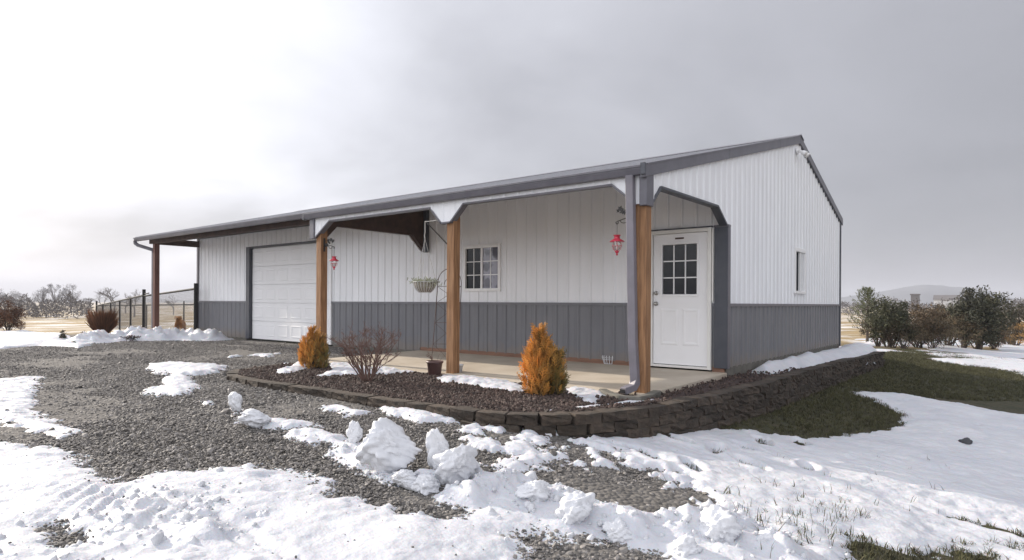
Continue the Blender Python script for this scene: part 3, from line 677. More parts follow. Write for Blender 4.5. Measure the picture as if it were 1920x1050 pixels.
# blades sticking out of the snow
spots = []
for c0, k, s in (((1365, 925), 8, 14), ((1560, 955), 20, 20), ((1585, 970), 14, 16), ((1615, 968), 12, 12), ((1440, 955), 26, 60), ((1510, 940), 26, 70), ((1460, 985), 20, 60), ((1560, 1000), 16, 50), ((1630, 930), 14, 60), ((1700, 900), 10, 70), ((1420, 880), 8, 50)):
    for _ in range(k): spots.append(gp(c0[0] + random.gauss(0, s), c0[1] + random.gauss(0, s * .35), .05))
sp = np.array(spots); sc = rng.uniform(.7, 1.35, len(sp))
blade = protos('blade_shapes', [tuft_mesh(50 + k, 3 + k % 3, .075, .05, .0022) for k in range(5)], 'grass')
scatter('grass_blades', np.c_[sp[:, 0], sp[:, 1], sp[:, 2] - .015], np.c_[rng.normal(0, .25, len(sp)), rng.normal(0, .25, len(sp)), rng.uniform(0, 6.28, len(sp))], np.c_[sc, sc, sc], blade, 5, 'grass blades poking out of the sunlit snow')

# ================================================================== METAL BUILDING
L_, W_, D_ = 16.2, 7.876, 2.67
YE, ZE, YR, ZR = -2.756, 2.53, 4.01, 4.227
SLP = (ZR - ZE) / (YR - YE)
YREAR, ZREAR = 8.02, 3.02
def roofz(y): return ZE + SLP * (y - YE) if y <= YR else ZR + (ZREAR - ZR) * (y - YR) / (YREAR - YR)
HW = .938
B = empty('metal_building', (-8, 0, -.08), 'white metal pole building with charcoal wainscot, garage door and open porch', 'building')
PITCH = .2286
def siding(name, m, axis, pos, out, s0, s1, ints, breaks=(), parent=B, ribh=.019):
    """One ribbed steel sheet from s0 to s1 on the plane axis=pos; ints(s) gives the (bottom, top) spans at s; out is +1/-1."""
    ks = set([s0, s1]); a = math.floor(s0 / PITCH) - 1
    def off(s):
        q = s / PITCH; q = abs(q - round(q)) * PITCH
        if q < .011: return ribh
        if q < .027: return ribh * (.027 - q) / .016
        q2 = s / PITCH - .5; q2 = abs(q2 - round(q2)) * PITCH
        return .003 if q2 < .03 else 0
    k = a
    while k * PITCH < s1 + PITCH:
        for e in (-.027, -.011, .011, .027): ks.add(k * PITCH + e)
        for e in (-.0301, -.0299, .0299, .0301): ks.add((k + .5) * PITCH + e)
        k += 1
    for q in breaks: ks.add(q - 1e-4); ks.add(q + 1e-4)
    ks = sorted(q for q in ks if s0 - 1e-9 <= q <= s1 + 1e-9)
    mb = MB()
    for p, q in zip(ks[:-1], ks[1:]):
        if q - p < 1e-7: continue
        mid = (p + q) / 2; eps = min(5e-5, (q - p) / 4)
        A, C = ints(p + eps), ints(q - eps)
        if len(A) != len(C): A = C = ints(mid)
        for (b0, t0), (b1, t1) in zip(A, C):
            if max(t0 - b0, t1 - b1) < 1e-4: continue
            n0 = len(mb.v); o0, o1 = pos + out * off(p), pos + out * off(q)
            P = [(p, o0, b0), (q, o1, b1), (q, o1, t1), (p, o0, t0)]
            mb.v += [(x, y, z) if axis == 'y' else (y, x, z) for x, y, z in P]
            mb.f.append((n0, n0 + 1, n0 + 2, n0 + 3) if (out < 0) == (axis == 'y') else (n0 + 3, n0 + 2, n0 + 1, n0))
    if mb.f: return mb_simple(mb, name, m, parent)
def mb_simple(mb, name, m, parent):
    me = bpy.data.meshes.new(name); me.from_pydata(mb.v, [], mb.f); me.update(); return link(name, me, parent, m)
def sheets(s0, s1, w=4 * PITCH):
    r = [s0]; k = math.floor(s0 / w) + 1
    while k * w < s1 - .05:
        if k * w > s0 + .05: r.append(k * w + .02)
        k += 1
    r.append(s1); return list(zip(r[:-1], r[1:]))
WX0, WX1, WZ0, WZ1 = -5.161, -4.228, 1.178, 2.074           # porch window
DX0, DX1, DZ = -1.197, -.208, 2.10                           # door with casing
GX0, GX1, GZ1 = -13.14, -9.52, 2.417                         # garage door
def front_holes(s, z0, z1):
    sp = [(z0, z1)]
    def cut(a, b):
        nonlocal sp
        r = []
        for lo, hi in sp:
            if b <= lo or a >= hi: r.append((lo, hi)); continue
            if a > lo: r.append((lo, a))
            if b < hi: r.append((b, hi))
        sp = r
    if WX0 + .02 < s < WX1 - .02: cut(WZ0 + .02, WZ1 - .02)
    if DX0 + .02 < s < DX1 - .02: cut(-1, DZ - .02)
    if GX0 - .10 < s < GX1 + .03: cut(-1, GZ1 + .03)
    return sp
br = [WX0 + .02, WX1 - .02, DX0 + .02, DX1 - .02, GX0 - .10, GX1 + .03]
def zbase(s): return -.09 if s < -6.4 else .0
TOPF = roofz(0) - .10
for a, c in sheets(-L_ + .03, -.02):
    siding('siding_panel', 'white', 'y', 0, -1, a, c, lambda s: front_holes(s, HW + .02, TOPF), br)
    siding('wainscot_panel', 'grey', 'y', 0, -1, a, c, lambda s: front_holes(s, zbase(s), HW - .01), br + [-6.4])
GW0, GW1, GWZ0, GWZ1 = 3.686, 4.486, 1.161, 2.032
def gab_up(s):
    top = roofz(s) - .06
    if s < 0:
        pts = [(-D_ + .12, 2.11), (-2.30, 2.335), (-.41, 2.335), (-.05, 2.11), (0.01, 2.11)]
        b = np.interp(s, [p[0] for p in pts], [p[1] for p in pts]); return [(b, top)]
    if GW0 + .02 < s < GW1 - .02: return [(HW + .02, GWZ0 + .02), (GWZ1 - .02, top)]
    return [(HW + .02, top)]
for a, c in sheets(-D_ + .02, W_ - .02):
    siding('siding_panel', 'white', 'x', 0, 1, a, c, gab_up, [-2.55, -2.30, -.41, -.05, 0, GW0 + .02, GW1 - .02, YR])
for a, c in sheets(.05, W_ - .02):
    siding('wainscot_panel', 'grey', 'x', 0, 1, a, c, lambda s: [(.0, HW - .01)])
# rear and left walls (never in the photograph, plain sheets close the building)
mb = MB(); mb.box(-L_, -.05, W_ - .05, W_ + .0, -.1, roofz(W_) - .08); mb.build('rear_wall', 'white', B)
mb = MB(); mb.prism([(0.01, -.1), (W_ - .06, -.1), (W_ - .06, roofz(W_) - .1), (YR, ZR - .1), (0.01, TOPF)], 'x', -L_, -L_ + .04); mb.build('left_wall', 'white', B)
for q in ((-6.4, -1.2, -.006, .03, -.075, .012), (-.2, -.02, -.006, .03, -.075, .012)): MB().box(*q).build('base_board', 'board', B)
for q in ((-L_, -13.36, -.004, .03, -.2, -.07), (-9.4, -6.42, -.004, .03, -.2, -.07), (-.002, .006, .0, W_, -.2, .012)): MB().box(*q).build('foundation_edge', 'dconc', B)
# horizontal wainscot trim
for (a, c) in ((-L_ + .04, GX0 - .2), (GX1 + .05, DX0 - .01), (DX1 + .01, -.17)):
    mb = MB(); mb.box(a, c, -.030, .01, HW - .022, HW + .024); mb.box(a, c, -.036, -.02, HW + .012, HW + .026); mb.build('wainscot_trim', 'grey', B)
mb = MB(); mb.box(-.01, .030, .06, W_ - .03, HW - .022, HW + .024); mb.build('wainscot_trim', 'trim', B)
# corner trims
mb = MB(); mb.box(-.165, .032, -.035, .045, 0, 2.095); mb.build('corner_trim', 'dtrim', B, bev=.004)
mb = MB(); mb.box(.0325, .037, -.03, .075, 0, 2.11); mb.box(-.175, .045, -.045, .06, 2.096, 2.125); mb.build('corner_trim', 'trim', B)
mb = MB(); mb.box(-.05, .035, W_ - .05, W_ + .03, -.05, roofz(W_) - .1); mb.build('corner_trim', 'dtrim', B)
mb = MB(); mb.box(-L_ - .03, -L_ + .07, -.034, .06, -.09, TOPF - .05); mb.build('corner_trim', 'trim', B)

# posts
POSTS = [(-.14, -D_, -.085, 2.45, 'post'), (-3.15, -D_, -.085, 2.45, 'post'), (-6.35, -D_, -.085, 2.45, 'post'), (-L_, -1.36, -.2, 2.72, 'postred')]
for x, y, z0, z1, mm in POSTS:
    mb = MB(); mb.box(x, x + .14, y, y + .14, z0, z1); mb.build('post', mm, B, bev=.006)
# porch skirt (front header with chamfered haunches)
SK = 2.36
SKP = [(-6.30, 2.11), (-5.92, SK), (-3.47, SK), (-3.24, 2.115), (-3.04, 2.115), (-2.79, SK), (-.43, SK), (-.13, 2.11)]
def skz(s): return [(float(np.interp(s, [p[0] for p in SKP], [p[1] for p in SKP])), 2.50)]
for a, c in sheets(-6.36, -.05):
    siding('header_panel', 'white', 'y', -D_ - .03, -1, a, c, skz, [p[0] for p in SKP], ribh=.012)
def trim_line(pts, m, y0, y1, axis='y', t=.03):
    mb = MB()
    for (u0, z0), (u1, z1) in zip(pts[:-1], pts[1:]):
        nrm = Vector((u1 - u0, z1 - z0)).normalized(); nn = Vector((-nrm.y, nrm.x)); e = nrm * .006
        poly = [(u0 - e.x, z0 - e.y), (u1 + e.x, z1 + e.y), (u1 + e.x + nn.x * t, z1 + e.y + nn.y * t), (u0 - e.x + nn.x * t, z0 - e.y + nn.y * t)]
        mb.prism(poly, axis, y0, y1)
    return mb
trim_line(SKP, 'trim', 0, 0)
trim_line(SKP, 'x', -D_ - .048, -D_ + .06, t=.022).build('header_trim', 'trim', B)
mb = MB(); mb.prism([(p[0], p[1] + .03) for p in SKP] + [(-.13, 2.56), (-6.30, 2.56)], 'y', -D_ - .02, -D_ + .055); mb.build('header_beam', 'beam', B)
# gable side header trim and inner beam
GP = [(-2.55, 2.11), (-2.30, 2.335), (-.41, 2.335), (-.05, 2.11)]
trim_line(GP, 'x', -.09, .026, axis='x', t=.028).build('header_trim', 'dtrim', B)
mb = MB(); mb.prism([(p[0], p[1] + .03) for p in GP] + [(-.05, roofz(-.05) - .14), (-2.55, roofz(-2.55) - .14)], 'x', -.08, -.01); mb.build('header_beam', 'beam', B)
# left end header of the porch: brown framing inside, white outside
LP = [(-2.53, 2.11), (-2.30, 2.335), (-.41, 2.335), (-.04, 2.02)]
mb = MB(); mb.prism(LP + [(-.04, roofz(-.04) - .14), (-2.53, roofz(-2.53) - .14)], 'x', -6.33, -6.22); mb.build('header_beam', 'beam', B)
for a, c in sheets(-D_, -.02):
    siding('header_panel', 'white', 'x', -6.345, -1, a, c, lambda s: [(float(np.interp(s, [p[0] for p in LP], [p[1] - .01 for p in LP])), roofz(s) - .12)], [p[0] for p in LP], ribh=.01)
mb = MB(); mb.box(-6.24, -6.13, -.11, -.025, 2.0, TOPF - .06); mb.build('header_beam', 'dtrim', B)
# corner caps over the posts
mb = MB(); mb.box(-.06, .034, -D_ - .062, -D_ + .125, 2.085, 2.47); mb.build('post_cap', 'trim', B, bev=.006)
mb = MB(); mb.box(-6.47, -6.345, -D_ - .062, -D_ + .16, 2.085, 2.45); mb.build('post_cap', 'trim', B, bev=.006)
# garage overhang beams
Y4 = -1.36
mb = MB(); mb.box(-L_ - .2, -6.36, Y4 - .02, Y4 + .13, 2.64, 2.79); mb.build('eave_beam', 'beam', B)
mb = MB(); mb.box(-L_ - .02, -L_ + .12, Y4 + .14, -.04, 2.62, 2.80); mb.build('eave_beam', 'beam', B)
mb = MB(); mb.box(-L_ + .13, -9, -.06, -.03, 2.86, 2.93); mb.build('wall_top_trim', 'dtrim', B)
# roof sheets
EY4 = -1.60
def roof_sheet(x0, x1, ye):
    mb = MB(); ks = [x0]; k = math.floor(x0 / PITCH)
    prof = []
    while k * PITCH < x1 + PITCH:
        for e, o in ((-.03, 0), (-.012, .022), (.012, .022), (.03, 0)):
            s = k * PITCH + e
            if x0 < s < x1: prof.append((s, o))
        k += 1
    prof = [(x0, 0)] + prof + [(x1, 0)]
    for s, o in prof:
        for y in (ye, YR): mb.v.append((s, y, roofz(y) + o))
        for y in (ye, YR): mb.v.append((s, y, roofz(y) - .018))
    for i in range(len(prof) - 1):
        a = i * 4; c = a + 4
        mb.f += [(a, c, c + 1, a + 1), (a + 2, a + 3, c + 3, c + 2), (a, a + 2, c + 2, c)]
    mb_simple(mb, 'roof_panel', 'roof', B)
for a, c in sheets(-6.52, .04): roof_sheet(a, c, YE - .03)
for a, c in sheets(-L_ - .62, -6.525): roof_sheet(a, c, EY4 - .03)
mb = MB(); mb.prism([(YR, ZR), (YREAR, ZREAR), (YREAR, ZREAR - .03), (YR, ZR - .03)], 'x', -L_ - .62, .04); mb.build('rear_roof', 'roof', B)
mb = MB(); mb.prism([(YR - .2, ZR - .2 * SLP + .035), (YR, ZR + .05), (YR + .2, ZR - .2 * .3 + .035), (YR + .2, ZR - .06 + .02), (YR, ZR + .03), (YR - .2, ZR - .2 * SLP + .024)], 'x', -L_ - .62, .06); mb.build('ridge_cap', 'trim', B)
# soffit boards / purlins below the sheets
mb = MB(); mb.prism([(YE + .06, roofz(YE + .06) - .025), (-.0, roofz(0) - .025), (0, roofz(0) - .05), (YE + .06, roofz(YE + .06) - .05)], 'x', -6.33, -.09); mb.build('porch_ceiling', 'soffit', B)
mb = MB(); mb.prism([(EY4 + .04, roofz(EY4) - .025), (-.0, roofz(0) - .025), (0, roofz(0) - .06), (EY4 + .04, roofz(EY4) - .06)], 'x', -L_ - .5, -6.36); mb.build('soffit', 'soffit', B)
# rake trims in three lengths with visible joints, on the gable
def rake(y0, y1, f0, f1, mm='trim', x0=-.03, x1=.045, hgt=.155):
    mb = MB(); mb.prism([(y0, f0(y0) + .03), (y1, f0(y1) + .03), (y1, f0(y1) + .03 - hgt), (y0, f0(y0) + .03 - hgt)], 'x', x0, x1); mb.build('rake_trim', mm, B, bev=.003)
for a, c in ((YE - .02, -.012), (-.006, 2.60), (2.606, YR - .003)): rake(a, c, roofz, roofz)
rake(YR + .003, YREAR + .02, roofz, roofz)
rake(YE, YR, roofz, roofz, 'trim', .03, .055, .02)
for y0, y1 in ((EY4, YR), (YR, YREAR)): rake(y0, y1, roofz, roofz, 'trim', -L_ - .66, -L_ - .60, .14)
# dark scallops under the rear rake
k = YR + .25
while k < W_: MB().box(.004, .03, k, k + .11, roofz(k) - .165, roofz(k) - .10).build('rake_scallop', 'dtrim', B); k += PITCH
# gutters
def gutter(x0, x1, ye, ze):
    mb = MB(); mb.prism([(ye + .08, ze - .012), (ye - .02, ze - .012), (ye - .02, ze - .035), (ye + .0, ze - .10), (ye + .08, ze - .10)], 'x', x0, x1)
    g = mb.build('gutter', 'trim', B, bev=.004)
    mb = MB(); mb.box(x0 - .004, x1 + .004, ye - .033, ye - .014, ze - .02, ze + .002); mb.build('gutter_lip', 'trim', g); return g
gutter(-6.55, -.01, YE - .03, ZE + .005)
gutter(-L_ - .62, -6.40, EY4 - .03, roofz(EY4) + .0)
mb = MB(); mb.box(-6.6, -6.556, YE - .04, YE + .03, ZE - .10, ZE - .01); mb.build('fascia_end', 'dtrim', B)
# dark ends of the gutter at the gable corner
mb = MB(); mb.box(-.008, .047, YE - .058, YE - .025, ZE - .10, ZE + .03); mb.build('gutter_end', 'dtrim', B)
# downspouts
mb = MB(); mb.bar([(-.16, -2.76, 2.44), (-.16, -2.757, 2.36), (-.16, -2.752, 2.25), (-.125, -2.735, .5), (-.10, -2.725, .02)], .095, .075, (0, 1, 0)); mb.bar([(-.10, -2.72, .05), (-.115, -2.76, -.015), (-.17, -2.88, -.05)], .10, .08, (0, 0, 1))
ds = mb.build('downspout', 'spout', B, bev=.006)
mb = MB(); mb.box(-.205, -.145, -2.90, -2.884, -.075, -.03); mb.build('spout_mouth', 'black', ds)
xg = -L_ - .5
mb = MB(); mb.bar([(xg, EY4 - .06, 2.74), (xg, EY4 - .05, 2.66), (xg + .06, EY4, 2.60), (-L_ - .05, Y4 + .02, 2.46), (-L_ - .05, Y4 + .04, 2.36), (-L_ - .05, Y4 + .04, -.1)], .08, .08, (0, 1, 0)); mb.build('downspout', 'trim', B, bev=.006)

# ------------------------------------------------------------------ personnel door
mb = MB(); zb = -.035
mb.box(DX0, DX0 + .055, -.055, .02, zb, DZ); mb.box(DX1 - .055, DX1, -.055, .02, zb, DZ); mb.box(DX0 + .055, DX1 - .055, -.055, .02, DZ - .055, DZ)
door = mb.build('door', 'cream', B, bev=.004)
mb = MB(); mb.box(DX0 + .055, DX1 - .055, -.05, .02, zb, zb + .035); mb.build('threshold', 'cream', door, bev=.004)
mb = MB(); mb.box(DX0 - .01, DX1 + .012, -.062, .0, DZ + .0015, DZ + .02); mb.build('drip_cap', 'dtrim', door)
a0, a1 = DX0 + .062, DX1 - .062; wD = a1 - a0; zt = DZ - .062; zbot = zb + .045
gx0, gx1 = a0 + .17 * wD, a1 - .19 * wD; gz0, gz1 = zbot + 2.0 * .545, zt - .165
mb = MB(); Yd = -.018
mb.box(a0, gx0, Yd, .02, zbot, zt); mb.box(gx1, a1, Yd, .02, zbot, zt); mb.box(gx0, gx1, Yd, .02, zbot, gz0); mb.box(gx0, gx1, Yd, .02, gz1, zt)
leaf = mb.build('door_leaf', 'dwhite', door)
mb = MB(); e = .03
for q in ((gx0 - e, gx0, gz0 - e, gz1 + e), (gx1, gx1 + e, gz0 - e, gz1 + e), (gx0, gx1, gz0 - e, gz0), (gx0, gx1, gz1, gz1 + e)): mb.box(q[0], q[1], Yd - .012, Yd, q[2], q[3])
mb.build('lite_frame', 'dwhite', door, bev=.003)
for i in range(3):
    for j in range(3):
        w3, h3 = (gx1 - gx0) / 3, (gz1 - gz0) / 3
        mb = MB(); mb.box(gx0 + i * w3 + .009, gx0 + (i + 1) * w3 - .009, .0, .012, gz0 + j * h3 + .009, gz0 + (j + 1) * h3 - .009); mb.build('pane', 'glass', door)
mb = MB()
for i in (1, 2):
    mb.box(gx0 + i * w3 - .0085, gx0 + i * w3 + .0085, -.014, -.001, gz0, gz1); mb.box(gx0, gx1, -.0135, -.0005, gz0 + i * h3 - .0085, gz0 + i * h3 + .0085)
mb.build('muntin', 'dwhite', door)
for (p0, p1) in ((a0 + .14 * wD, a0 + .47 * wD), (a0 + .55 * wD, a0 + .86 * wD)):
    z0, z1 = zbot + .30, zbot + .87; mb = MB()
    n0 = len(mb.v)
    for (i_, y_) in ((0, Yd - .0008), (.02, Yd - .007), (.035, Yd - .007), (.055, Yd - .001)):
        mb.v += [(p0 + i_, y_, z0 + i_), (p1 - i_, y_, z0 + i_), (p1 - i_, y_, z1 - i_), (p0 + i_, y_, z1 - i_)]
    for r_ in range(3):
        for k in range(4): mb.f.append((r_ * 4 + k, r_ * 4 + (k + 1) % 4, r_ * 4 + 4 + (k + 1) % 4, r_ * 4 + 4 + k))
    mb.f.append((12, 13, 14, 15)); mb.build('embossed_panel', 'dwhite', door)
for zk, nm in ((1.12, 'deadbolt'), (.955, 'knob')):
    mb = MB(); x = a0 + .05
    mb.tube([(x, Yd, zk), (x, Yd - .012, zk)], .032, 16); mb.tube([(x, Yd - .012, zk), (x, Yd - .035, zk), (x, Yd - .05, zk), (x, Yd - .066, zk)], [.012, .013, .028 if nm == 'knob' else .02, .02], 14); mb.build(nm, 'steel', door, sm=True)
mb = MB(); mb.box((gx0 + gx1) / 2 - .07, (gx0 + gx1) / 2 + .07, Yd - .006, Yd - .001, zt - .085, zt - .06); mb.build('name_plate', 'rust', door)
mb = MB(); mb.box(DX1 + .012, DX1 + .03, -.05, .0, HW + .05, DZ - .02); mb.build('weather_strip', 'cream', door)

# ------------------------------------------------------------------ windows
def window(axis, s0, s1, z0, z1, out, panes, grid):
    def bxm(mb, a, c, d0, d1, e, f):
        lo, hi = sorted((out * d0, out * d1))
        if axis == 'y': mb.box(a, c, lo, hi, e, f)
        else: mb.box(lo, hi, a, c, e, f)
    t = .055; mb = MB()
    bxm(mb, s0, s0 + t, -.02, .045, z0, z1); bxm(mb, s1 - t, s1, -.02, .045, z0, z1); bxm(mb, s0 + t, s1 - t, -.02, .045, z0, z0 + t); bxm(mb, s0 + t, s1 - t, -.02, .045, z1 - t, z1)
    w = mb.build('window', 'vinyl', B, bev=.004)
    mid = (s0 + s1) / 2; mb = MB(); bxm(mb, mid - .022, mid + .022, -.01, .036, z0 + t + .001, z1 - t - .001); mb.build('sash_rail', 'vinyl', w)
    mb = MB(); bxm(mb, s0 - .012, s1 + .012, .0, .028, z1 + .0015, z1 + .022); mb.build('drip_trim', 'vinyl', w)
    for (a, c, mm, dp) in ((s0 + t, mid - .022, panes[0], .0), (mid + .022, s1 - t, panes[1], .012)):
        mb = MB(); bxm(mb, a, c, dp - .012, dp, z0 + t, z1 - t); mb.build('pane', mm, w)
        if grid:
            mb = MB(); g = .008; q = (a + c) / 2; bxm(mb, q - g, q + g, dp + .001, dp + .008, z0 + t, z1 - t)
            for k in (1, 2): zz = z0 + t + (z1 - z0 - 2 * t) * k / 3; bxm(mb, a, c, dp + .0015, dp + .0085, zz - g, zz + g)
            mb.build('muntin', 'vinyl', w)
    return w
window('y', WX0, WX1, WZ0, WZ1, -1, ('glass', 'skypane'), True)
window('x', GW0, GW1, GWZ0, GWZ1, 1, ('darkpane', 'blind'), False)

# ------------------------------------------------------------------ garage door
zb = -.085; rows, cols = 5, 6; hz = (GZ1 - zb) / rows
mb = MB(); mb.box(GX0 - .19, GX0 - .012, -.045, .12, zb, GZ1 + .02); mb.build('garage_jamb', 'dtrim', B, bev=.004)
mb = MB(); mb.box(GX0 - .19, GX1 + .03, -.045, .10, GZ1 + .021, GZ1 + .06); mb.build('garage_head_trim', 'dtrim', B)
mb = MB(); mb.box(GX1 + .012, GX1 + .085, -.045, .12, zb, GZ1 + .02); mb.build('garage_jamb', 'vinyl', B, bev=.004)
mb = MB(); mb.box(GX0 - .011, GX1 + .011, .085, .10, zb, GZ1 + .02); gd = mb.build('garage_door', 'dwhite', B)
for r_ in range(rows):
    mb = MB(); mb.box(GX0, GX1, .052, .0845, zb + r_ * hz + .004, zb + (r_ + 1) * hz - .004); mb.build('door_section', 'dwhite', gd, bev=.004)
    for c_ in range(cols):
        w6 = (GX1 - GX0) / cols; p0, p1 = GX0 + c_ * w6 + .075, GX0 + (c_ + 1) * w6 - .075; z0, z1 = zb + r_ * hz + .09, zb + (r_ + 1) * hz - .09
        mb = MB()
        for (i_, y_) in ((0, .0515), (.014, .0455), (.03, .0455), (.05, .050), (.075, .050)):
            mb.v += [(p0 + i_, y_, z0 + i_), (p1 - i_, y_, z0 + i_), (p1 - i_, y_, z1 - i_), (p0 + i_, y_, z1 - i_)]
        for q in range(4):
            for k in range(4): mb.f.append((q * 4 + k, q * 4 + (k + 1) % 4, q * 4 + 4 + (k + 1) % 4, q * 4 + 4 + k))
        mb.f.append((16, 17, 18, 19)); mb.build('door_panel', 'dwhite', gd)
mb = MB(); mb.box(GX0, GX1, .05, .09, zb - .02, zb); mb.build('bottom_seal', 'black', gd)

# ------------------------------------------------------------------ retaining wall of blocks
RW = empty('retaining_wall', (-2, -4.8, -.3), 'curved retaining wall of brown concrete blocks round the planting bed', 'retaining wall')
def block_mesh(seed):
    r = np.random.default_rng(seed); bm = bmesh.new(); bmesh.ops.create_cube(bm, size=1)
    bmesh.ops.subdivide_edges(bm, edges=bm.edges, cuts=2, use_grid_fill=True)
    for v in bm.verts:
        x, y, z = v.co; edge = sum(abs(abs(q) - .5) < 1e-3 for q in (x, y, z))
        taper = 1 - .05 * (y + .5)
        f = Vector((x * .298 * taper, y * .2, z * .098))
        if edge >= 2: f *= .985
        if y < -.4: f += Vector((r.normal(0, .004), r.normal(-.004, .009), r.normal(0, .003)))
        else: f += Vector((r.normal(0, .002), r.normal(0, .002), r.normal(0, .0012)))
        v.co = f
    me = bpy.data.meshes.new('block'); bm.to_mesh(me); bm.free(); me.materials.append(M['block']); return me
BMS = [block_mesh(k) for k in range(8)]
P = [np.array(p) for p in EDGE]; seg = [np.linalg.norm(b_ - a_) for a_, b_ in zip(P[:-1], P[1:])]; cum = np.r_[0, np.cumsum(seg)]
def along(s):
    s = min(max(s, 0), cum[-1] - 1e-6); i = int(np.searchsorted(cum, s, 'right') - 1); i = min(i, len(seg) - 1)
    tt_ = (s - cum[i]) / seg[i]; return P[i] * (1 - tt_) + P[i + 1] * tt_
inv = RW.matrix_basis.inverted()
for course in range(5):
    s = .15 + (.15 if course % 2 else 0)
    while s < cum[-1]:
        c0 = along(s); tg = along(s + .12) - along(s - .12); tg /= np.linalg.norm(tg); nrm = np.array([tg[1], -tg[0]])      # outwards
        top = -.105 - course * .1 - .02 * max(0, (c0[1] - 1) / 6) * (course == 0)
        gz = h(*(c0 + nrm * .12))
        if course == 0 or top - .02 > gz:
            o = bpy.data.objects.new('block', BMS[random.randrange(8)]); COL.objects.link(o); o.parent = RW; o.matrix_parent_inverse = inv
            cc = c0 + nrm * (.012 * course + random.gauss(0, .006)); o.location = (cc[0], cc[1], top - .05 + random.gauss(0, .0025)); o.rotation_euler = (random.gauss(0, .012), random.gauss(0, .012), math.atan2(tg[1], tg[0]) + random.gauss(0, .02))
        s += .302
# curved splash kerb below the downspout
SP = [on_z(x, y, -.11) for x, y in ((1130, 735), (1145, 743), (1168, 749), (1195, 750), (1218, 745), (1232, 738))]
mb = MB(); mb.bar([(p[0], p[1], -.105) for p in SP], .10, .075); tag(mb.build('splash_kerb', 'dconc', None, bev=.012), 'curved grey stone kerb on the bed below the porch downspout', 'kerb')

# ================================================================== THINGS ON THE PORCH
def lantern(px, py_top, py_bot, Y, label, hook_py):
    top = on_y(px, py_top, Y); bot = on_y(px, py_bot, Y); hk = on_y(px, hook_py, Y); x, y = top[0], top[1]; hh = top[2] - bot[2]
    e = empty('hanging_lantern', (x, y, bot[2]), label, 'lantern', 'red lanterns hanging on the porch posts'); z = bot[2]; s = hh / .24
    def P(prof): return [(r_ * s, z_ * s) for r_, z_ in prof]
    c = (x, y, z)
    MB().lathe(c, P([(.028, .168), (.088, .160), (.085, .168), (.05, .192), (.034, .20), (.034, .232), (.045, .236), (.045, .242), (.012, .243)]), 22).build('lantern_hood', 'red', e, sm=True)
    MB().lathe(c, P([(.012, .060), (.034, .075), (.044, .105), (.044, .135), (.032, .165)]), 18).build('globe', 'lglass', e, sm=True)
    MB().lathe(c, P([(.006, .0), (.013, .008), (.008, .022), (.020, .036), (.026, .052), (.016, .060)]), 16).build('base_finial', 'red', e, sm=True)
    MB().lathe(c, P([(.007, .06), (.009, .10), (.006, .125)]), 10).build('candle_tube', 'vinyl', e, sm=True)
    for k in range(6):
        a = k * math.pi / 3; MB().tube([(x + math.cos(a) * r_ * s, y + math.sin(a) * r_ * s, z + z_ * s) for r_, z_ in ((.024, .05), (.048, .075), (.058, .11), (.054, .14), (.046, .165))], .0024 * s, 5).build('guard_wire', 'red', e)
    MB().tube([(x + math.cos(a) * .058 * s, y + math.sin(a) * .058 * s, z + .112 * s) for a in np.linspace(0, 6.283, 19)], .003 * s, 5).build('guard_ring', 'red', e)
    MB().tube([(x, y, z + hh), (x, y, hk[2])], .0025, 5).build('hang_wire', 'black', e)
    return hk
def leaf_bracket(hk, px_x, sgn, label):
    # scrolled iron arm from the post to the hook, with ivy leaves
    x, y, z = hk; e = empty('leaf_bracket', (px_x, y, z), label, 'bracket', 'leafy iron brackets on the porch posts')
    a = px_x; ln = abs(a - x); u = 1 if a > x else -1
    arm = [(x + u * .012 * math.cos(t_) * 1.2, y, z + .016 + .016 * math.sin(t_)) for t_ in np.linspace(-4.2, 1.2, 12)] + [(x + u * ln * .4, y, z + .06), (x + u * ln * .75, y, z + .055), (a, y, z + .045)]
    MB().tube(arm, .0055, 6).build('arm', 'black', e)
    MB().tube([(x + u * (ln * .35 + .05 * math.cos(t_)), y, z + .035 - .03 * math.sin(t_)) for t_ in np.linspace(3.1, -.6, 10)], .0045, 5).build('scroll', 'black', e)
    MB().tube([(x + u * (ln * .75 + .05 * math.cos(t_)), y, z + .11 + .05 * math.sin(t_)) for t_ in np.linspace(-2.5, 3.0, 12)], .0045, 5).build('scroll', 'black', e)
    MB().box(a - .004 if u > 0 else a - .0, a if u > 0 else a + .004, y - .02, y + .02, z - .04, z + .2).build('back_plate', 'black', e)
    r = random.Random(int(abs(x) * 100))
    for k in range(9):
        t_ = k / 8; cx_, cz_ = x + u * (.015 + ln * .8 * t_), z + .17 - .1 * t_ + r.uniform(-.035, .03); ro = r.uniform(0, 6.28); sz = r.uniform(.026, .042)
        pts = []
        for q in range(10):
            rad = sz * (1 if q % 2 == 0 else .5); an = ro + q * math.pi / 5; pts.append((cx_ + rad * math.cos(an), cz_ + rad * math.sin(an)))
        MB().prism(pts, 'y', y - .004 - .003 * (k % 3), y + .002 + .003 * (k % 2)).build('iron_leaf', 'black', e)
hk1 = lantern(1157, 441, 479, -2.60, 'red lantern hanging beside the corner post near the white door', 420)
leaf_bracket(hk1, -.14, 1, 'black iron leaf bracket on the corner post near the white door')
hk2 = lantern(626.5, 481, 506, -2.60, 'small red lantern hanging beside the post next to the garage door', 466)
leaf_bracket(hk2, -6.21, -1, 'black iron leaf bracket on the post next to the garage door')
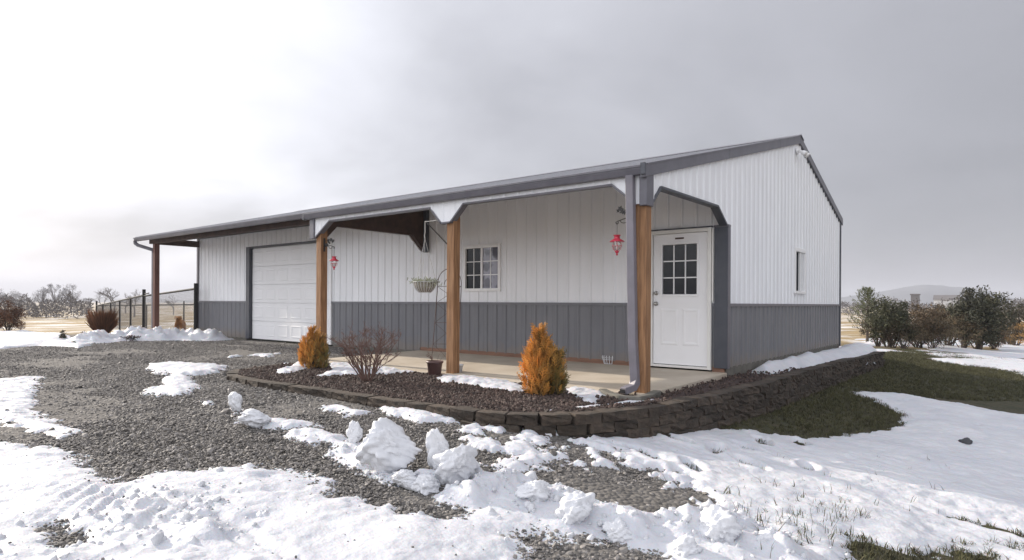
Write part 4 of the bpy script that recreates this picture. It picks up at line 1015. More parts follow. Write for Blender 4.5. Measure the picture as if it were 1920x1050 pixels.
# hanging basket on a braced arm
ax, ay = -3.15, -2.60
tip = on_y(797, 415, ay); zt_ = tip[2] - .005
e = empty('basket_hook', (ax, ay, 1.9), 'black triangular iron arm on the middle porch post holding the basket', 'bracket')
MB().box(ax - .008, ax, ay - .015, ay + .015, 1.76, 2.10).build('back_plate', 'black', e)
MB().bar([(ax - .004, ay, zt_), (tip[0], ay, zt_)], .014, .010).build('arm', 'rope', e)
MB().bar([(ax - .005, ay, 1.78), (tip[0] + .03, ay, zt_ - .012)], .014, .014).build('brace', 'black', e)
bc = on_y(797, 548, ay); bt = on_y(797, 530, ay)
hbk = empty('hanging_basket', (tip[0], ay, bc[2]), 'hanging basket of pale dry plants below the iron arm', 'basket')
hx, hz0, hz1 = tip[0], bc[2], bt[2]
MB().lathe((hx, ay, hz0), [(.09, 0), (.125, .03), (.155, .075), (.175, hz1 - hz0 + .01), (.165, hz1 - hz0 + .01), (.14, .08)], 24).build('liner', 'wicker', hbk, sm=True)
for k in range(22):
    a = k * 6.283 / 22; MB().tube([(hx + math.cos(a) * r_, ay + math.sin(a) * r_, hz0 + z_) for r_, z_ in ((.088, -.004), (.13, .03), (.16, .075), (.181, hz1 - hz0 + .012))], .004, 4).build('basket_rib', 'bucket', hbk)
MB().tube([(hx + math.cos(a) * .182, ay + math.sin(a) * .182, hz1 + .01) for a in np.linspace(0, 6.2832, 25)], .005, 5).build('rim', 'bucket', hbk)
knot = (hx + .0, ay, 1.93)
for k in range(3):
    a = .5 + k * 2.094; MB().tube([(hx + math.cos(a) * .182, ay + math.sin(a) * .182, hz1 + .01), knot], .0028, 5).build('cord', 'rope', hbk)
MB().tube([knot, (hx - .012, ay, 1.98), (hx + .012, ay - .01, 2.03), (hx, ay, 2.08), (hx, ay, zt_ + .01)], .007, 6).build('rope', 'rope', hbk)
def sprays(n, centers, size, tint, seed, elong=2.2, updir=0, twist=1.0):
    """n small bent leaf quads at centers; returns mesh"""
    r = np.random.default_rng(seed); c = np.asarray(centers); n = len(c)
    d = r.normal(size=(n, 3)); d[:, 2] += updir; d /= np.linalg.norm(d, axis=1)[:, None]
    u = np.cross(d, r.normal(size=(n, 3))); u /= np.linalg.norm(u, axis=1)[:, None] + 1e-9
    s = (size * r.uniform(.6, 1.3, n))[:, None]
    V = np.stack([c - u * s * .35, c + u * s * .35, c + d * s * elong + u * s * .22, c + d * s * elong - u * s * .22], 1).reshape(-1, 3)
    Q = np.arange(4 * n).reshape(n, 4); me = arr_mesh('leaves', V, Q); vcol(me, np.repeat(tint, 4, axis=0)); return me
n = 420; a = rng.uniform(0, 6.28, n); r_ = .2 * np.sqrt(rng.random(n)); cc = np.c_[hx + r_ * np.cos(a), ay + r_ * np.sin(a), hz1 + rng.uniform(-.01, .05, n)]
cc[:40, 2] -= rng.uniform(0, .10, 40); cc[:40, 0] = hx + .19 + rng.normal(0, .02, 40); cc[40:70, 0] = hx - .2 + rng.normal(0, .03, 30)
ti = np.ones((n, 3)) * rng.uniform(.6, 1.2, (n, 1)); link('foliage', sprays(n, cc, .014, ti, 4, 3.2, .4), hbk, 'hangleaf')
# wire trellis in front of the middle post
tb = on_z(838, 699, -.10); ty = tb[1] + .0
e = empty('wire_trellis', (tb[0], ty, -.1), 'thin rusty wire trellis with arched top in front of the middle post', 'trellis')
def tp(px, py): q = on_y(px, py, ty); return (q[0], ty, q[2])
arc = [tp(843 + 22 * math.cos(t_), 531 - 27 * math.sin(t_)) for t_ in np.linspace(math.pi, 0, 15)]
MB().tube([tp(807, 700), tp(814, 620), arc[0]], .0055, 6).build('leg', 'rust', e); MB().tube([arc[-1], tp(861, 620), tp(855, 700)], .0055, 6).build('leg', 'rust', e)
MB().tube(arc, .0055, 6).build('arch', 'rust', e)
MB().tube([tp(843 + 10 * math.cos(t_), 534 - 12 * math.sin(t_)) for t_ in np.linspace(math.pi, 0, 10)], .004, 5).build('inner_arch', 'rust', e)
MB().tube([tp(843, 505), tp(846, 512), tp(841, 520), tp(845, 527)], .004, 5).build('scroll', 'rust', e)
for y0 in (537, 568, 605, 645): MB().tube([tp(820 - (y0 - 537) * .075, y0), tp(865 - (y0 - 537) * .05, y0)], .004, 5).build('cross_wire', 'rust', e)
for y0, y1 in ((537, 568), (568, 605), (605, 645), (645, 690)):
    for d_ in (0, 1):
        p, q = ((820 - (y0 - 537) * .075, y0), (865 - (y1 - 537) * .05, y1)) if d_ else ((865 - (y0 - 537) * .05, y0), (820 - (y1 - 537) * .075, y1))
        MB().tube([tp(*p), tp(*q)], .003, 5).build('lattice_wire', 'rust', e)
# pots
g = on_z(815, 705, -.12); e = empty('flower_pot', g, 'brown plastic flower pot with dead stems left of the middle post', 'pot')
MB().lathe(g, [(.085, 0), (.09, .005), (.112, .19), (.126, .192), (.126, .222), (.115, .222), (.108, .195)], 24).build('pot', 'pot', e, sm=True)
MB().lathe(g, [(.10, .17), (.108, .19), (.06, .205), (.01, .21)], 20).build('soil', 'mulch', e)
for k in range(9):
    a = random.uniform(0, 6.28); l = random.uniform(.08, .2); MB().tube([(g[0] + .03 * math.cos(a), g[1] + .03 * math.sin(a), g[2] + .2), (g[0] + .06 * math.cos(a), g[1] + .06 * math.sin(a), g[2] + .2 + l * .6), (g[0] + .13 * math.cos(a + .4), g[1] + .13 * math.sin(a + .4), g[2] + .2 + l)], .003, 4).build('dead_stem', 'twig', e)
g = on_z(857, 702, -.12); e = empty('white_bucket', g, 'small white plastic bucket in the snow at the middle post', 'bucket')
MB().lathe(g, [(.066, 0), (.07, .004), (.09, .135), (.098, .136), (.098, .15), (.088, .15), (.075, .03), (.01, .028)], 24).build('bucket', 'bucket', e, sm=True)
# white wire basket by the wall
g = on_z(1144, 682, -.06); e = empty('wire_basket', g, 'small white scalloped wire basket on the porch floor by the wall', 'basket')
for k in range(16):
    a = k * 6.283 / 16; c_, s_ = math.cos(a), math.sin(a)
    MB().tube([(g[0] + c_ * .10, g[1] + s_ * .10, g[2] + .004), (g[0] + c_ * .12, g[1] + s_ * .12, g[2] + .07), (g[0] + c_ * .135, g[1] + s_ * .135, g[2] + .115), (g[0] + c_ * .125, g[1] + s_ * .125, g[2] + .14)], .0075, 5).build('picket', 'bucket', e)
for r_, z_ in ((.10, .006), (.122, .075), (.133, .108)): MB().tube([(g[0] + r_ * math.cos(a), g[1] + r_ * math.sin(a), g[2] + z_) for a in np.linspace(0, 6.2832, 25)], .0055, 5).build('hoop', 'bucket', e)
g = on_z(632, 641, -.13); MB_ = MB().lathe((g[0], g[1], -.16), [(.045, 0), (.045, .10), (.06, .10), (.06, .14), (.05, .15), (.02, .15), (.02, .165), (.005, .165)], 16)
tag(MB_.build('cleanout_cap', 'bucket', None, sm=False), 'short white plastic drain cap standing at the wall by the garage door', 'drain cap')
# flood light below the gable peak
g = on_x(1495, 283, .03); e = empty('floodlight', g, 'white twin flood light under the gable peak', 'light')
MB().tube([(.02, g[1], g[2]), (.06, g[1], g[2])], .055, 16).build('base_plate', 'vinyl', e)
for q in (-1, 1):
    MB().tube([(.06, g[1] + q * .03, g[2]), (.10, g[1] + q * .07, g[2] - .03), (.15, g[1] + q * .09, g[2] - .06), (.20, g[1] + q * .10, g[2] - .10)], [.015, .018, .04, .055], 12).build('lamp_head', 'vinyl', e, sm=True)

# ================================================================== SHRUBS IN THE BED
def arborvitae(px, py, hpx, wpx, seed, label, n=2600, lean=0.0, greener=0):
    g = on_z(px, py, -.12); dist = math.hypot(g[0] - CAM[0], g[1] - CAM[1]) * .985; s = dist / F; hh = hpx * s; w = wpx * s / 2
    r = np.random.default_rng(seed); e = empty('arborvitae', (g[0], g[1], -.12), label, 'shrub', 'bronzed arborvitae in the bed')
    # leaders: several pointed columns of different height make the uneven outline
    LU = {5: [(-.12, 0, 1.0, .36), (-.42, -.25, .80, .38), (-.60, .15, .66, .36), (.20, -.2, .84, .38), (.50, .1, .66, .38), (.66, -.3, .50, .36), (.86, 0, .64, .07), (-.2, -.5, .6, .3), (.2, .45, .66, .3), (-.25, .4, .7, .3)],
          8: [(-.12, 0, 1.0, .34), (-.50, -.2, .78, .40), (-.66, .2, .6, .36), (.28, -.15, .92, .36), (.60, .1, .80, .36), (.1, -.5, .62, .3), (0, .45, .7, .3), (.75, -.2, .45, .26)]}[seed]
    L = [(u_ * math.cos(YAW) - v_ * math.sin(YAW), u_ * math.sin(YAW) + v_ * math.cos(YAW), hh_, ww_) for u_, v_, hh_, ww_ in LU]
    V, Q, T = [], [], []; vi = 0
    for k in range(n):
        lx, ly, lh, lw = L[r.integers(0, len(L))] if r.random() > .14 else L[0]
        t_ = r.random() ** .8; prof = (math.sin(min(1, t_ * 2.2 + .25) * math.pi / 2) if t_ < .35 else (1 - ((t_ - .35) / .65) ** 1.7)) + .05
        a = r.uniform(0, 6.283); rr = prof * lw * (r.random() ** .35)
        c = np.array([lx * .8 * w + rr * math.cos(a) * w + lean * t_ * w, ly * .8 * w + rr * math.sin(a) * w, t_ * lh * hh])
        out_ = np.array([math.cos(a) * .5, math.sin(a) * .5, r.uniform(.7, 1.5)]) + r.normal(0, .22, 3); out_ /= np.linalg.norm(out_)
        ln = r.uniform(.08, .18) * (hh / .75); sd_ = np.cross(out_, r.normal(size=3)); sd_ /= np.linalg.norm(sd_)
        camside = c[0] * (-.77) + c[1] * (-.64)                       # sprays further to the left come out more orange
        f = np.clip(.58 + .9 * camside / w * .75 + .28 * (t_ - .45) + r.normal(0, .2) - greener, 0, 1); inner = (.35 + .65 * min(1, rr / (prof * lw + 1e-6)) ** 2) * r.uniform(.8, 1.1)  # inner darkens sprays deep in the shrub: interior shade put into the colour
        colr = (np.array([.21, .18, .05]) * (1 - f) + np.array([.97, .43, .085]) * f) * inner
        # one flattened spray: a stem quad plus four side blades
        nrm = np.cross(out_, sd_)
        def quad(p, d, wd, l):
            nonlocal vi
            q = sd_ if abs(d @ sd_) < .8 else nrm
            q = np.cross(nrm, d); q /= np.linalg.norm(q) + 1e-9
            V.extend([p - q * wd * .5, p + q * wd * .5, p + d * l * .6 + q * wd * .5, p + d * l + nrm * l * .05, p + d * l * .6 - q * wd * .5]); Q.append((vi, vi + 1, vi + 2, vi + 3, vi + 4)); vi += 5
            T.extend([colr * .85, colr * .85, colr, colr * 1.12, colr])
        quad(c, out_, .011, ln)
        for b_ in range(7):
            sg = 1 if b_ % 2 else -1; d = out_ * .75 + sd_ * sg * .65; d /= np.linalg.norm(d); quad(c + out_ * ln * (.12 + .12 * b_), d, .0085, ln * (.42 - .04 * b_))
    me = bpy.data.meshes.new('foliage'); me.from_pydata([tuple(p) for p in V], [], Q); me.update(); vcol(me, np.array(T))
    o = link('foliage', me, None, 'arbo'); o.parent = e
    MB().tube([(0, 0, -.03), (0, 0, hh * .35), (.01, 0, hh * .7)], [.03, .022, .008], 7).build('trunk', 'bark', None).parent = e
    return e
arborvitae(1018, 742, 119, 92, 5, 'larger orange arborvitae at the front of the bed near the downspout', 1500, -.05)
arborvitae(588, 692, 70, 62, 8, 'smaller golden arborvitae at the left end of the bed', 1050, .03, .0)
def bush(e, base, hh, spread, nst, depth, seed, m='twig', r0=.011, up=.9, leafm=None, nleaf=0, tipname='branches'):
    r = random.Random(seed); tips = []; mb = MB(); st = MB()
    def grow_(p, d, ln, rad, lv, tgt):
        pts = [Vector(p)]; q = Vector(p); dd_ = Vector(d)
        for _ in range(3):
            dd_ = (dd_ + Vector((r.gauss(0, .16), r.gauss(0, .16), r.gauss(.05, .1)))).normalized(); q = q + dd_ * ln / 3; pts.append(q.copy())
        tgt.tube(pts, [max(.0022, rad * q_) for q_ in (1, .85, .7, .5)], 5 if rad > .004 else 3, cap=False)
        if lv == 0: tips.append(q); return
        for _ in range(r.choice((2, 3))):
            k = r.choice((1, 2, 3)); nd = (dd_ + Vector((r.gauss(0, .55), r.gauss(0, .55), r.gauss(.12, .3)))).normalized(); grow_(pts[k], nd, ln * r.uniform(.45, .7), rad * .6, lv - 1, mb)
    for k in range(nst):
        a = k * 6.283 / nst + r.uniform(-.3, .3); sl_ = r.uniform(.15, 1) * spread
        grow_(Vector(base) + Vector((math.cos(a) * .04, math.sin(a) * .04, -.01)), Vector((math.cos(a) * sl_, math.sin(a) * sl_, up)).normalized(), hh * r.uniform(.42, .55), r0 * r.uniform(.7, 1.2), depth, st)
    mb.build(tipname, m, e); st.build('stems', m, e)
    if leafm:
        c = np.array([tuple(random.choice(tips) + Vector((r.gauss(0, .02), r.gauss(0, .02), r.gauss(0, .02)))) for _ in range(nleaf)]); link('leaves', sprays(nleaf, c, .010, np.ones((nleaf, 3)) * rng.uniform(.6, 1.3, (nleaf, 1)), seed, 1.8), e, leafm)
    return tips
g = on_z(690, 717, -.12); e = empty('rose_bush', g, 'bare brown rose bush with a few red leaves in the middle of the bed', 'shrub')
bush(e, g, .86, .75, 17, 4, 12, 'twig', .0125, 1.0, 'redleaf', 220)

# ================================================================== DOG RUN AND DOG
fe = empty('chain_link_fence', (-18, 0, -.13), 'black chain link fence of the dog run left of the building', 'fence')
FP = [on_z(367, 632.5, -.13)[:2], (-21.7, .64), (-37.6, 4.5), (-31.7, 6.8)]
def fpost(x, y, top=1.55, rad=.038): rad *= 1.35; MB().tube([(x, y, h(x, y) - .1), (x, y, h(x, y) + top)], rad, 10).build('fence_post', 'fence', fe)
def frail(a, b, za, zb_, rad=.034): MB().tube([(a[0], a[1], za), (b[0], b[1], zb_)], rad, 8).build('top_rail', 'fence', fe)
def hz_(p): return h(p[0], p[1])
def fmesh(a, b, ha, hb, cell, rad):
    ln = math.hypot(b[0] - a[0], b[1] - a[1]); mb = MB()
    def pt(u, v): t_ = u / ln; x, y = a[0] + (b[0] - a[0]) * t_, a[1] + (b[1] - a[1]) * t_; z0 = h(x, y) + .04; return (x, y, z0 + v * (ha + (hb - ha) * t_ - .04))
    k = -int(1.4 / cell) - 1
    H0 = 1.35
    while k * cell < ln:
        for sg in (1, -1):
            u0 = k * cell; u1 = u0 + H0; A, Bq = (u0, 0), (u1, 1)
            if u0 < 0: A = (0, -u0 / H0)
            if u1 > ln: Bq = (ln, (ln - u0) / H0)
            if A[1] < Bq[1] - .01:
                P0, P1 = (A, Bq) if sg > 0 else ((A[0], 1 - A[1]), (Bq[0], 1 - Bq[1])); mb.tube([pt(*P0), pt(*P1)], rad, 3, cap=False)
        k += 1
    o = mb_simple(mb, 'wire_mesh', 'wire', fe); o['kind'] = 'stuff'
fpost(*FP[0], 1.62, .045); fpost(*FP[1], 1.55, .045); fpost(*FP[2], 1.60); fpost(*FP[3], 1.50, .03)
frail(FP[0], FP[1], hz_(FP[0]) + 1.46, hz_(FP[1]) + 1.30); MB().tube([(FP[1][0] + .05, FP[1][1], hz_(FP[1]) + 1.38), (FP[1][0] + .9, FP[1][1] - .2, hz_(FP[1]) + 1.40)], .022, 8).build('gate_latch', 'fence', fe)
NS = 5; prev = FP[1]
for k in range(1, NS + 1):
    t_ = k / NS; q = (FP[1][0] + (FP[2][0] - FP[1][0]) * t_, FP[1][1] + (FP[2][1] - FP[1][1]) * t_)
    if k < NS: fpost(*q, 1.36, .03)
    frail(prev, q, hz_(prev) + 1.33, hz_(q) + 1.33); prev = q
REND = (-23.5, 9.8)
frail(FP[2], REND, hz_(FP[2]) + 1.33, hz_(REND) + 1.33); 
for t_ in (.25, .75): q = (FP[2][0] + (REND[0] - FP[2][0]) * t_, FP[2][1] + (REND[1] - FP[2][1]) * t_); fpost(*q, 1.34, .028)
fmesh(FP[0], FP[1], 1.44, 1.30, .09, .0032); fmesh(FP[1], FP[2], 1.32, 1.32, .13, .004); fmesh(FP[2], REND, 1.32, 1.32, .16, .004)
# dog
dz = -.13; dg = on_z(337.5, 628, dz); dz = h(dg[0], dg[1]); e = empty('dog', (dg[0], dg[1], dz), 'golden brown dog standing behind the fence facing the drive', 'dog', rz=0)
def skin(name, verts, edges, rad, m, parent, sub=2):
    me = bpy.data.meshes.new(name); me.from_pydata(verts, edges, []); me.update(); o = bpy.data.objects.new(name, me); COL.objects.link(o); o.parent = parent; me.materials.append(M[m])
    sk = o.modifiers.new('skin', 'SKIN'); sk.use_smooth_shade = True
    for i, v in enumerate(me.skin_vertices[0].data): v.radius = rad[i] if isinstance(rad[i], tuple) else (rad[i], rad[i]); v.use_root = (i == 0)
    s_ = o.modifiers.new('sub', 'SUBSURF'); s_.levels = sub; s_.render_levels = sub; return o
# local frame: +y is the direction the dog faces (turned to the camera below)
dv = [(0, 0, .42), (0, .20, .43), (0, .31, .50), (0, .35, .585), (0, .43, .59), (0, .50, .565),        # 0 belly .. 5 muzzle
      (0, -.22, .43), (0, -.33, .42),                                                                   # hips
      (.085, .22, .34), (.085, .20, .20), (.085, .22, .05), (.085, .25, .02), (-.085, .22, .34), (-.085, .23, .20), (-.085, .22, .05), (-.085, .25, .02),
      (.09, -.27, .34), (.095, -.20, .25), (.09, -.33, .15), (.09, -.31, .04), (.09, -.27, .02), (-.09, -.27, .34), (-.095, -.20, .25), (-.09, -.33, .15), (-.09, -.31, .04), (-.09, -.27, .02),
      (0, -.42, .45), (0, -.55, .38), (0, -.62, .30)]
de = [(0, 1), (1, 2), (2, 3), (3, 4), (4, 5), (0, 6), (6, 7), (1, 8), (8, 9), (9, 10), (10, 11), (1, 12), (12, 13), (13, 14), (14, 15), (6, 16), (16, 17), (17, 18), (18, 19), (19, 20), (6, 21), (21, 22), (22, 23), (23, 24), (24, 25), (7, 26), (26, 27), (27, 28)]
dr = [(.115, .12), (.12, .14), .08, .082, .065, .04, (.11, .11), .09, .055, .042, .034, .036, .055, .042, .034, .036, .06, .05, .034, .032, .036, .06, .05, .034, .032, .036, .035, .03, .018]
skin('body', dv, de, dr, 'dog', e)
for q in (-1, 1):
    skin('ear', [(q * .035, .36, .635), (q * .078, .365, .632), (q * .098, .375, .585), (q * .092, .385, .545)], [(0, 1), (1, 2), (2, 3)], [(.03, .016), (.034, .014), (.036, .012), (.018, .01)], 'dog', e)
    o = MB().lathe((q * .032, .455, .61), [(.002, -.011), (.010, -.006), (.011, 0), (.010, .006), (.002, .011)], 10).build('eye', 'dognose', None, sm=True); o.parent = e
o = MB().lathe((0, .535, .57), [(.004, -.016), (.016, -.010), (.020, 0), (.014, .012), (.004, .015)], 10).build('nose', 'dognose', None, sm=True); o.parent = e
e.rotation_euler = (0, 0, math.atan2(CAM[1] - dg[1], CAM[0] - dg[0]) - math.pi / 2 - .15); e.scale = (1, 1, .96)

# ================================================================== BACKGROUND VEGETATION
def pxbase(px, py): return gp(px, py)
def crown_cloud(c, rx, ry, rz, n, size, seed, clumps=26, tint=(1, 1, 1), elong=1.6, bottom=-.6, upd=.2):
    r = np.random.default_rng(seed); K = r.normal(size=(clumps, 3)); K /= np.linalg.norm(K, axis=1)[:, None]; K *= (r.random(clumps) ** .4)[:, None] * .85
    K[:, 2] = np.maximum(K[:, 2], bottom); ks = r.uniform(.16, .34, clumps); kb = r.uniform(.55, 1.3, clumps)
    i = r.integers(0, clumps, n); d = r.normal(size=(n, 3)); d /= np.linalg.norm(d, axis=1)[:, None]
    P = K[i] + d * (ks[i] * r.random(n) ** .45)[:, None]; P = P * np.array([rx, ry, rz]) + np.array(c)
    T = np.array(tint)[None] * (kb[i] * r.uniform(.75, 1.25, n))[:, None]
    return sprays(n, P, size, T, seed + 1, elong, upd), K * np.array([rx, ry, rz]) + np.array(c)
GB = 'brush and trees beyond the lawn on the right'
def leafy(name, px, py, hpx, wpx, seed, leaf, label, cat, group, n=2200, size=None, back=0, tint=(1, 1, 1), low=False, elong=1.6, clumps=26):
    g = pxbase(px, py); t_ = math.hypot(g[0] - CAM[0], g[1] - CAM[1]); dist = (g[0] - CAM[0]) * -math.sin(YAW) + (g[1] - CAM[1]) * math.cos(YAW); s = dist / F; hh = hpx * s; w = wpx * s / 2
    if group == GB: low = True; w *= 1.25; n *= 3; clumps = 60
    e = empty(name, g, label, cat, group); cz = g[2] + hh * (.5 if low else .58); rz_ = hh * (.5 if low else .42)
    me, K = crown_cloud((g[0], g[1], cz), w, w * .9, rz_, n, size or hh * .022, seed, tint=tint, elong=elong, clumps=clumps); link('crown', me, e, leaf)
    mb = MB(); r = random.Random(seed)
    for k in range(min(14, len(K))):
        q = K[k]; b0 = Vector((g[0] + r.gauss(0, w * .06), g[1] + r.gauss(0, w * .06), g[2] - .05)); m_ = b0.lerp(Vector(q), .5) + Vector((r.gauss(0, w * .06), r.gauss(0, w * .06), hh * .06)); mb.tube([b0, m_, Vector(q)], [hh * .013, hh * .008, hh * .003], 5, cap=False)
    mb.build('trunk', 'bark', e); return e
# young pine beside the building
g = pxbase(1626, 641); dist = (g[0] - CAM[0]) * -math.sin(YAW) + (g[1] - CAM[1]) * math.cos(YAW); s = dist / F; hh = 97 * s; w = 42 * s
e = empty('pine_tree', g, 'young green pine standing in the snow right behind the building', 'tree')
MB().tube([(g[0], g[1], g[2] - .05), (g[0] + .02, g[1], g[2] + hh * .5), (g[0], g[1], g[2] + hh)], [hh * .028, hh * .018, hh * .004], 8).build('trunk', 'bark', e)
r = np.random.default_rng(3); C_, Dn = [], []; mb = MB()
for k in range(70):
    t_ = .14 + .86 * (k / 70); a = k * 2.399; ln = w * (1.15 * (1 - t_) ** .75 + .08) * r.uniform(.7, 1.15); z0 = g[2] + hh * t_
    p0 = np.array([g[0], g[1], z0]); dirn = np.array([math.cos(a), math.sin(a), .35 + .5 * t_]); p1 = p0 + dirn * ln * .6; p2 = p1 + np.array([math.cos(a) * .35, math.sin(a) * .35, .55]) * ln * .6
    mb.tube([p0, p1, p2], [hh * .007, hh * .004, hh * .002], 4, cap=False)
    for q in range(16):
        u = r.uniform(.2, 1); c = (p0 * (1 - u) ** 2 + 2 * u * (1 - u) * p1 + u * u * p2) + r.normal(0, ln * .09, 3)
        tipd = dirn * .5 + np.array([0, 0, .7]) + r.normal(0, .3, 3); tipd /= np.linalg.norm(tipd)
        for _ in range(7):
            nd = tipd + r.normal(0, .45, 3); nd /= np.linalg.norm(nd); C_.append(c + tipd * hh * r.uniform(0, .035)); Dn.append(nd)
mb.build('branches', 'bark', e)
C_ = np.array(C_); Dn = np.array(Dn); u_ = np.cross(Dn, r.normal(size=Dn.shape)); u_ /= np.linalg.norm(u_, axis=1)[:, None]; nl = hh * .032
V = np.stack([C_ - u_ * hh * .0028, C_ + u_ * hh * .0028, C_ + Dn * nl], 1).reshape(-1, 3); me = arr_mesh('crown', V, np.arange(len(V)).reshape(-1, 3)); vcol(me, np.repeat(np.ones((len(C_), 3)) * r.uniform(.6, 1.5, (len(C_), 1)), 3, axis=0)); link('crown', me, e, 'needle')
leafy('brush_tree', 1668, 652, 100, 78, 11, 'brushleaf', 'dark green bushy tree right behind the young pine', 'tree', GB, 3000, tint=(.8, .95, .75))
leafy('brush_tree', 1720, 652, 92, 86, 12, 'brushleaf', 'brownish bushy tree second right from the young pine', 'tree', GB, 3000, tint=(1.2, .95, .85))
leafy('brush_tree', 1778, 650, 88, 88, 13, 'brushleaf', 'grey brown bushy tree left of the tall dark tree', 'tree', GB, 3000, tint=(1.0, .9, .9))
leafy('brush_tree', 1835, 656, 122, 92, 14, 'brushleaf', 'tallest dark tree of the brush on the right', 'tree', GB, 3600, tint=(.7, .8, .75))
leafy('brush_tree', 1893, 648, 84, 70, 15, 'brushleaf', 'dark bushy tree right of the tallest one at the picture edge', 'tree', GB, 2600, tint=(.9, .85, .9))
leafy('gold_bush', 1905, 650, 48, 74, 16, 'goldleaf', 'golden yellow bush at the right edge of the picture', 'bush', None, 1600, low=True)
leafy('brown_bush', 1862, 655, 44, 48, 17, 'brownleaf', 'dark brown low bush in front of the tallest dark tree', 'bush', None, 1400, low=True, tint=(.6, .6, .6))
leafy('olive_bush', 1765, 648, 34, 80, 18, 'goldleaf', 'low olive yellow scrub at the foot of the grey brown tree', 'bush', None, 1300, low=True, tint=(.6, .75, .5))
for q_, (px_i, py_i, h_i, w_i, lab_i) in enumerate(((1645, 650, 62, 50, 'low brown brush tree at the foot of the young pine'), (1695, 654, 66, 64, 'low dense brush tree between the first two bushy trees'), (1748, 655, 62, 66, 'low dense brush tree below the small dark tower'), (1806, 655, 70, 60, 'low dense brush tree left of the tallest dark tree'), (1868, 652, 62, 60, 'low dense brush tree right of the tallest dark tree'))):
    leafy('brush_tree', px_i, py_i, h_i, w_i, 60 + q_, 'brushleaf', lab_i, 'tree', GB, 1500, tint=(1.1, .95, .85))
leafy('olive_bush', 1700, 650, 30, 60, 19, 'goldleaf', 'low tan scrub between the pine and the olive bush', 'bush', None, 900, low=True, tint=(.8, .7, .6))
# left: shrubs near the dog run
leafy('dark_bush', 14, 626, 66, 72, 21, 'brownleaf', 'dark red brown bush at the left edge of the picture', 'bush', None, 7000, low=True, tint=(.75, .6, .5), clumps=60)
g = pxbase(192, 628); e = empty('dry_grass_clump', g, 'tall brown ornamental grass clump at the left end of the fence', 'grass clump'); dist = (g[0] - CAM[0]) * -math.sin(YAW) + (g[1] - CAM[1]) * math.cos(YAW); s = dist / F
n = 1500; a = rng.uniform(0, 6.28, n); rr = .26 * np.sqrt(rng.random(n)); bpos = np.c_[g[0] + rr * .5 * np.cos(a), g[1] + rr * .5 * np.sin(a), np.full(n, g[2] - .02)]; tp_ = bpos + np.c_[rr * 1.3 * np.cos(a), rr * 1.3 * np.sin(a), 52 * s * rng.uniform(.45, 1, n)] + rng.normal(0, .05, (n, 3)); u_ = np.c_[-np.sin(a), np.cos(a), np.zeros(n)] * .008
V = np.stack([bpos - u_, bpos + u_, (bpos + tp_) / 2 + u_ + [0, 0, .06], tp_, (bpos + tp_) / 2 - u_ + [0, 0, .06]], 1).reshape(-1, 3); me = arr_mesh('blades', V, np.arange(5 * n).reshape(-1, 5)); vcol(me, np.repeat(np.array([[1.3, 1.0, .8]]) * rng.uniform(.5, 1.3, (n, 1)), 5, axis=0)); link('blades', me, e, 'brownleaf')
leafy('green_weed', 118, 640, 22, 18, 23, 'brushleaf', 'small dark green weed in the snow left of the fence', 'weed', None, 260, low=True, size=.03)
leafy('dark_weed', 160, 634, 13, 22, 24, 'brushleaf', 'small flat dark weed on the snow near the fence end', 'weed', None, 200, low=True, size=.03, tint=(.5, .6, .8))
leafy('dead_twigs', 245, 640, 12, 40, 25, 'brownleaf', 'flat dark twigs lying in the snow bank by the fence', 'twigs', None, 260, low=True, size=.025, tint=(.35, .35, .4))
# bare trees far left
def bare_tree(px, top, depth, seed, label, m='greytwig', spread=.55, group='bare trees beyond the field on the left', lv=5):
    p = at_depth(px, 567, depth); x, y = p[0], p[1]; z0 = h(x, y); z1 = at_depth(px, top, depth)[2]; hh = z1 - z0
    e = empty('bare_tree', (x, y, z0), label, 'tree', group); r = random.Random(seed); tr, cr_ = MB(), MB()
    def go(p, d, ln, rad, l, mb):
        q = p + d * ln; mid = p + d * ln * .5 + Vector((r.gauss(0, .04), r.gauss(0, .04), 0)) * ln; mb.tube([p, mid, q], [rad, rad * .85, rad * .7], 5 if l > 3 else 3, cap=False)
        if l == 0: return
        for k in range(r.choice((2, 3, 3)) if l > 1 else 3):
            nd = (d + Vector((r.gauss(0, spread), r.gauss(0, spread), r.gauss(.08, .25)))).normalized(); go(p + d * ln * r.uniform(.55, 1), nd, ln * r.uniform(.62, .82), rad * .62, l - 1, cr_)
    go(Vector((x, y, z0 - .1)), Vector((r.gauss(0, .04), r.gauss(0, .04), 1)).normalized(), hh * .27, hh * .022, lv, tr)
    # scale to the wanted height
    zm = max(v[2] for v in cr_.v); f = hh / (zm - z0)
    for mb in (tr, cr_): mb.v = [(x + (v[0] - x) * f, y + (v[1] - y) * f, z0 + (v[2] - z0) * f) for v in mb.v]
    mb_simple(tr, 'trunk', m, e); mb_simple(cr_, 'crown', m, e); return e
bare_tree(214, 538, 120, 1, 'bare tree left of the fence corner post, seen over the field')
bare_tree(252, 540, 110, 2, 'bare tree seen through the side of the dog run, beside the porch post')
bare_tree(236, 548, 150, 6, 'smaller bare tree between the two seen above the side fence')
bare_tree(325, 552, 130, 3, 'bare tree seen through the fence gate near the building')
bare_tree(192, 546, 170, 4, 'thin bare tree just left of the fence corner post')
